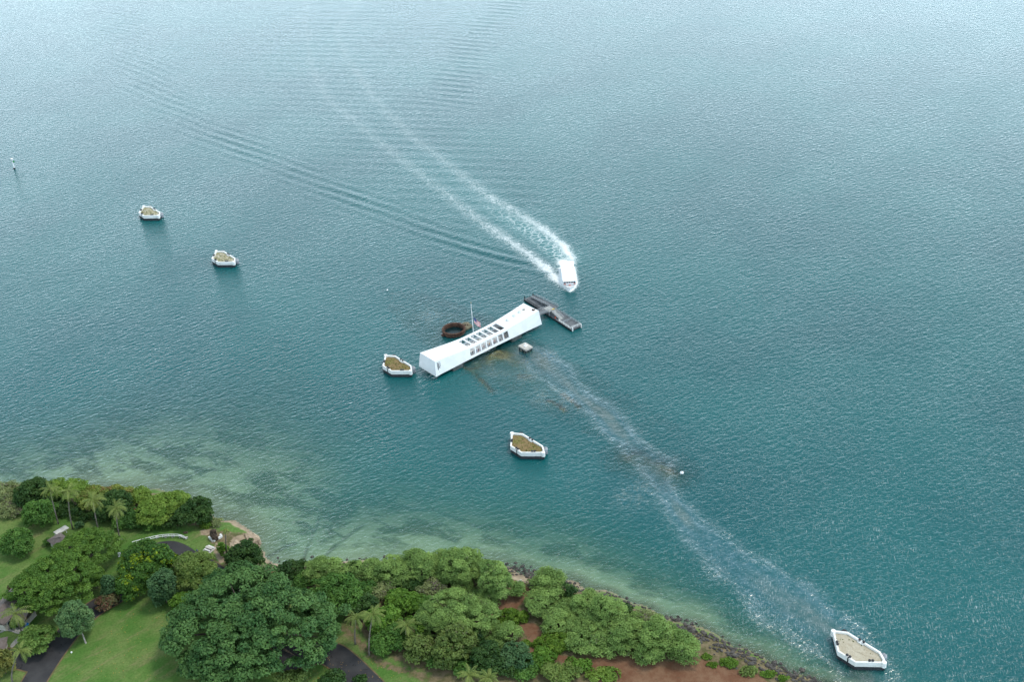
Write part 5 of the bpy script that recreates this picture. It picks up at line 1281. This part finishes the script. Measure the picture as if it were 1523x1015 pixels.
p = at(*z6(910, 330), GZ); tb = empty('picnic_table', tuple(p), -.55, 'pale picnic table with two benches on the lawn near the shore', 'picnic table')
MB().box((0, 0, .76), (2.5, 1.0, .09)).build('tabletop', M['concrete_pale'], tb)
for sy in (-1, 1): MB().box((0, sy * .95, .45), (2.4, .42, .08)).build('bench', M['white_worn'], tb)
for sx in (-.8, .8): MB().box((sx, 0, .36), (.25, .7, .72)).box((sx, 0, .36), (.12, 1.9, .12)).build('leg', M['concrete_pale'], tb)
MB().box((0, 0, .025), (3.2, 2.9, .05)).build('pad', M['concrete_pale'], tb)

p = at(178.5, 805, GZ); o = MB().lathe((0, 0, 0), [(0, -.05), (1.1, -.05), (1.1, .25), (.8, .3), (.75, .1), (0, .1)], 16).build('tree_ring', M['concrete_pale'], None, loc=tuple(p)); tag(o, 'pale stone ring around the foot of the fourth shore palm', 'planter')
p = at(181.5, 827, GZ); o = MB().box((0, 0, .55), (1.9, .5, 1.1), .2).box((0, 0, 1.13), (2.1, .65, .1), .2).box((0, 0, .06), (2.3, 1.0, .12), .2).build('lawn_sign', M['white_worn'], None, loc=tuple(p)); tag(o, 'low white sign slab at the upper left of the yellow-splashed tree', 'sign')
p = at(276, 793.5, GZ); o = MB().box((0, 0, .18), (1.5, .9, .36), .1, 0, .8).box((0, 0, .39), (1.0, .6, .06), .1).build('ground_plaque', M['stone'], None, loc=tuple(p)); tag(o, 'small dark brown plaque stone set in the lawn near the windswept tree', 'plaque')

def lounge_chair(px, py, rz, label):
    p = at(px, py, GZ); r_ = empty('patio_chair', (p[0], p[1], GZ + .1), rz, label, 'chair', 'blue chairs on the patio')
    MB().box((0, 0, .42), (.75, .75, .08)).build('seat', M['blue_plastic'], r_)
    MB().add([(-.38, .34, .42), (.38, .34, .42), (.36, .62, 1.1), (-.36, .62, 1.1), (-.38, .40, .40), (.38, .40, .40), (.36, .68, 1.1), (-.36, .68, 1.1)], [(0, 1, 2, 3), (7, 6, 5, 4), (0, 4, 5, 1), (1, 5, 6, 2), (2, 6, 7, 3), (3, 7, 4, 0)]).build('backrest', M['blue_plastic'], r_)
    for sx in (-1, 1):
        MB().box((sx * .43, 0, .66), (.14, .85, .06)).build('armrest', M['blue_plastic'], r_)
        for sy in (-1, 1): MB().box((sx * .38, sy * .32, .2), (.1, .1, .4)).build('leg', M['blue_plastic'], r_)
lounge_chair(36, 932, .5, 'left, slightly higher of the two blue patio chairs under the palm')
lounge_chair(40.3, 934, -.4, 'right, lower of the two blue patio chairs near the umbrella tree')

p = at(82, 945, GZ); hy = empty('fire_hydrant', tuple(p), .4, 'yellow fire hydrant on the grass at the edge of the driveway', 'hydrant')
MB().lathe((0, 0, 0), [(.28, -.1), (.28, .08), (.2, .1), (.2, .75), (.27, .78), (.27, .86), (.18, 1.0), (.07, 1.08), (.07, 1.16), (0, 1.16)], 14).build('barrel', M['yellow'], hy)
for a in (0, 1.57, 3.14): MB().tube([(.15 * math.cos(a), .15 * math.sin(a), .6), (.36 * math.cos(a), .36 * math.sin(a), .6)], .1, 8).build('outlet', M['yellow'], hy)
p = at(106.5, 972, GZ); o = MB().lathe((0, 0, 0), [(0, -.05), (.22, -.05), (.24, .35), (.12, .45), (0, .46)], 10).build('lawn_lamp', M['white'], None, loc=tuple(p)); tag(o, 'tiny white stub lamp on the lawn beside the driveway', 'lamp')
o = MB().bar(at(352, 838, 2.2), at(362, 826, 3.0), .45, .4).build('dead_log', M['bark_pale'], None); tag(o, 'grey dead log at the water edge under the leaning dark tree', 'log')
p = at(773, 867, 1.2); o = MB().box((0, 0, .3), (1.6, .9, .5), .5, 0, .85).box((.3, .2, .6), (.7, .5, .3), .8, 0, .8).build('concrete_chunk', M['concrete_pale'], None, loc=tuple(p)); tag(o, 'white broken concrete block on the beach at the end of the dirt path', 'concrete block')
for (x, y, dx, dy), lb in zip(((632, 982, 5, -6), (624, 977, -9, -4), (684, 1000, 3, -9)), ('white leaning limb low on the olive tree by the lawn', 'white crooked limb reaching left under the olive tree', 'pale bare trunk at the lawn edge under the dark olive trees')):
    a, b_ = at(x, y, GZ), at(x + dx, y + dy, GZ + 2.2); m_ = (a + b_) / 2 + [.3, 0, .2]; o = MB().tube([a - [0, 0, .3], m_, b_], [.2, .16, .1], 7).tube([m_, m_ + [.9, .1, .9]], [.12, .06], 6).build('bare_limb', M['bark_pale'], None); tag(o, lb, 'tree limb')

# ------------------------------------------------------------------ pale ledges and dark rocks along the water (stuff)
def stones(name, track_, n, spread, size, mat, seed, label, z0=.1, up=.0):
    g_ = np.random.default_rng(seed); b = MB(); P = np.array(track_, float); L2 = np.concatenate([[0], np.cumsum(np.hypot(*np.diff(P, axis=0).T))])
    for k in range(n):
        a = g_.uniform(0, L2[-1]); x, y = np.interp(a, L2, P[:, 0]), np.interp(a, L2, P[:, 1]); x += g_.normal() * spread; y += g_.normal() * spread
        zz, _ = ground_z(np.array([x]), np.array([y])); r_ = size * g_.uniform(.4, 1.5) * (1.6 if g_.uniform() > .93 else 1)
        if zz[0] < -.8: continue
        b.rock((x, y, zz[0] + r_ * .15), (r_, r_ * g_.uniform(.7, 1.2), r_ * .62), int(g_.integers(1e6)))
    o = b.build(name, mat); o['kind'] = 'stuff'; o['label'] = label; return o
sh = [tuple(p) for p in SHORE]
stones('shore_rocks', track([(1000, 925), (1040, 950), (1080, 972), (1120, 987), (1160, 1000), (1200, 1014), (1230, 1030)]), 420, 1.7, .42, M['shore_stone'], 3, 'band of dark rocks along the lower right shore')
stones('shore_rocks', track([(745, 845), (765, 848), (785, 853), (800, 862)]), 110, 1.8, .42, M['shore_stone'], 4, 'scattered dark rocks on the beach at the end of the dirt path')
stones('shore_rocks', track([(810, 868), (880, 884), (940, 905), (1000, 928)]), 200, 1.3, .34, M['shore_stone'], 5, 'thin line of dark rocks below the shoreline thicket')
stones('shore_rocks', track([(400, 836), (440, 838), (520, 836), (640, 832), (740, 842)]), 110, 1.2, .32, M['shore_stone'], 6, 'few dark rocks at the water edge in front of the thicket')
def ledge(pts, h_, label, seed):
    g_ = np.random.default_rng(seed); W = [at(x, y, GZ)[:2] for x, y in pts]; Q_ = []
    for a, b_ in zip(W, W[1:] + W[:1]):
        for f in (0, .33, .66): Q_.append(a + (b_ - a) * f + g_.normal(size=2) * .28)
    b = MB(); n = len(Q_); c = sum(Q_) / n; vs = []; lay = ((1.06, -1.2), (1.0, .35 * h_ ), (.93, h_ * .9), (.55, h_ * 1.1))
    for k, z in lay: vs += [(c[0] + (q[0] - c[0]) * k, c[1] + (q[1] - c[1]) * k, z + g_.normal() * .12) for q in Q_]
    fs = [(r_ * n + k, r_ * n + (k + 1) % n, (r_ + 1) * n + (k + 1) % n, (r_ + 1) * n + k) for r_ in range(3) for k in range(n)] + [tuple(3 * n + k for k in range(n))]
    o = b.add(vs, fs).build('rock_ledge', M['pale_stone'], None); return tag(o, label, 'rock ledge')
ledge([(362, 794), (374, 792), (386, 797), (388, 803), (378, 807), (366, 804)], 2.2, 'pale sandy rock ledge jutting into the water past the boulder', 1)
ledge([(340, 806), (352, 802), (360, 809), (352, 818), (344, 822)], 2.1, 'pale eroded bank between the thin trunk and the leaning dark tree', 2)
ledge([(398, 842), (406, 838), (416, 840), (417, 846), (404, 848)], 1.7, 'pinkish rock ledge at the left end of the shoreline thicket', 3)
# fallen leaves
g_ = np.random.default_rng(9); V = []
for poly, n in (([(515, 965), (560, 985), (620, 1005), (590, 1015), (545, 1012)], 90), ([(435, 990), (500, 975), (540, 1015), (440, 1015)], 140), ([(180, 905), (245, 905), (250, 1010), (110, 1012)], 150)):
    W = [at(x, y, GZ)[:2] for x, y in poly]; lo, hi = np.min(W, 0), np.max(W, 0)
    for _ in range(n):
        q = g_.uniform(lo, hi)
        if in_poly(q[:1], q[1:2], W)[0]:
            s_ = g_.uniform(.07, .16); a = g_.uniform(0, 3.1); c_, d_ = s_ * math.cos(a), s_ * math.sin(a); z = GZ + .19 + g_.uniform(0, .03); V += [(q[0] + c_, q[1] + d_, z), (q[0] - d_, q[1] + c_, z + .02), (q[0] - c_, q[1] - d_, z), (q[0] + d_, q[1] - c_, z + .03)]
o = fast_mesh('fallen_leaves', V, np.arange(len(V)).reshape(-1, 4), [plain('dry_leaf', (.42, .27, .05), (.25, .14, .05), 2)]); o['kind'] = 'stuff'; o['label'] = 'yellow fallen leaves scattered on lawn and road'
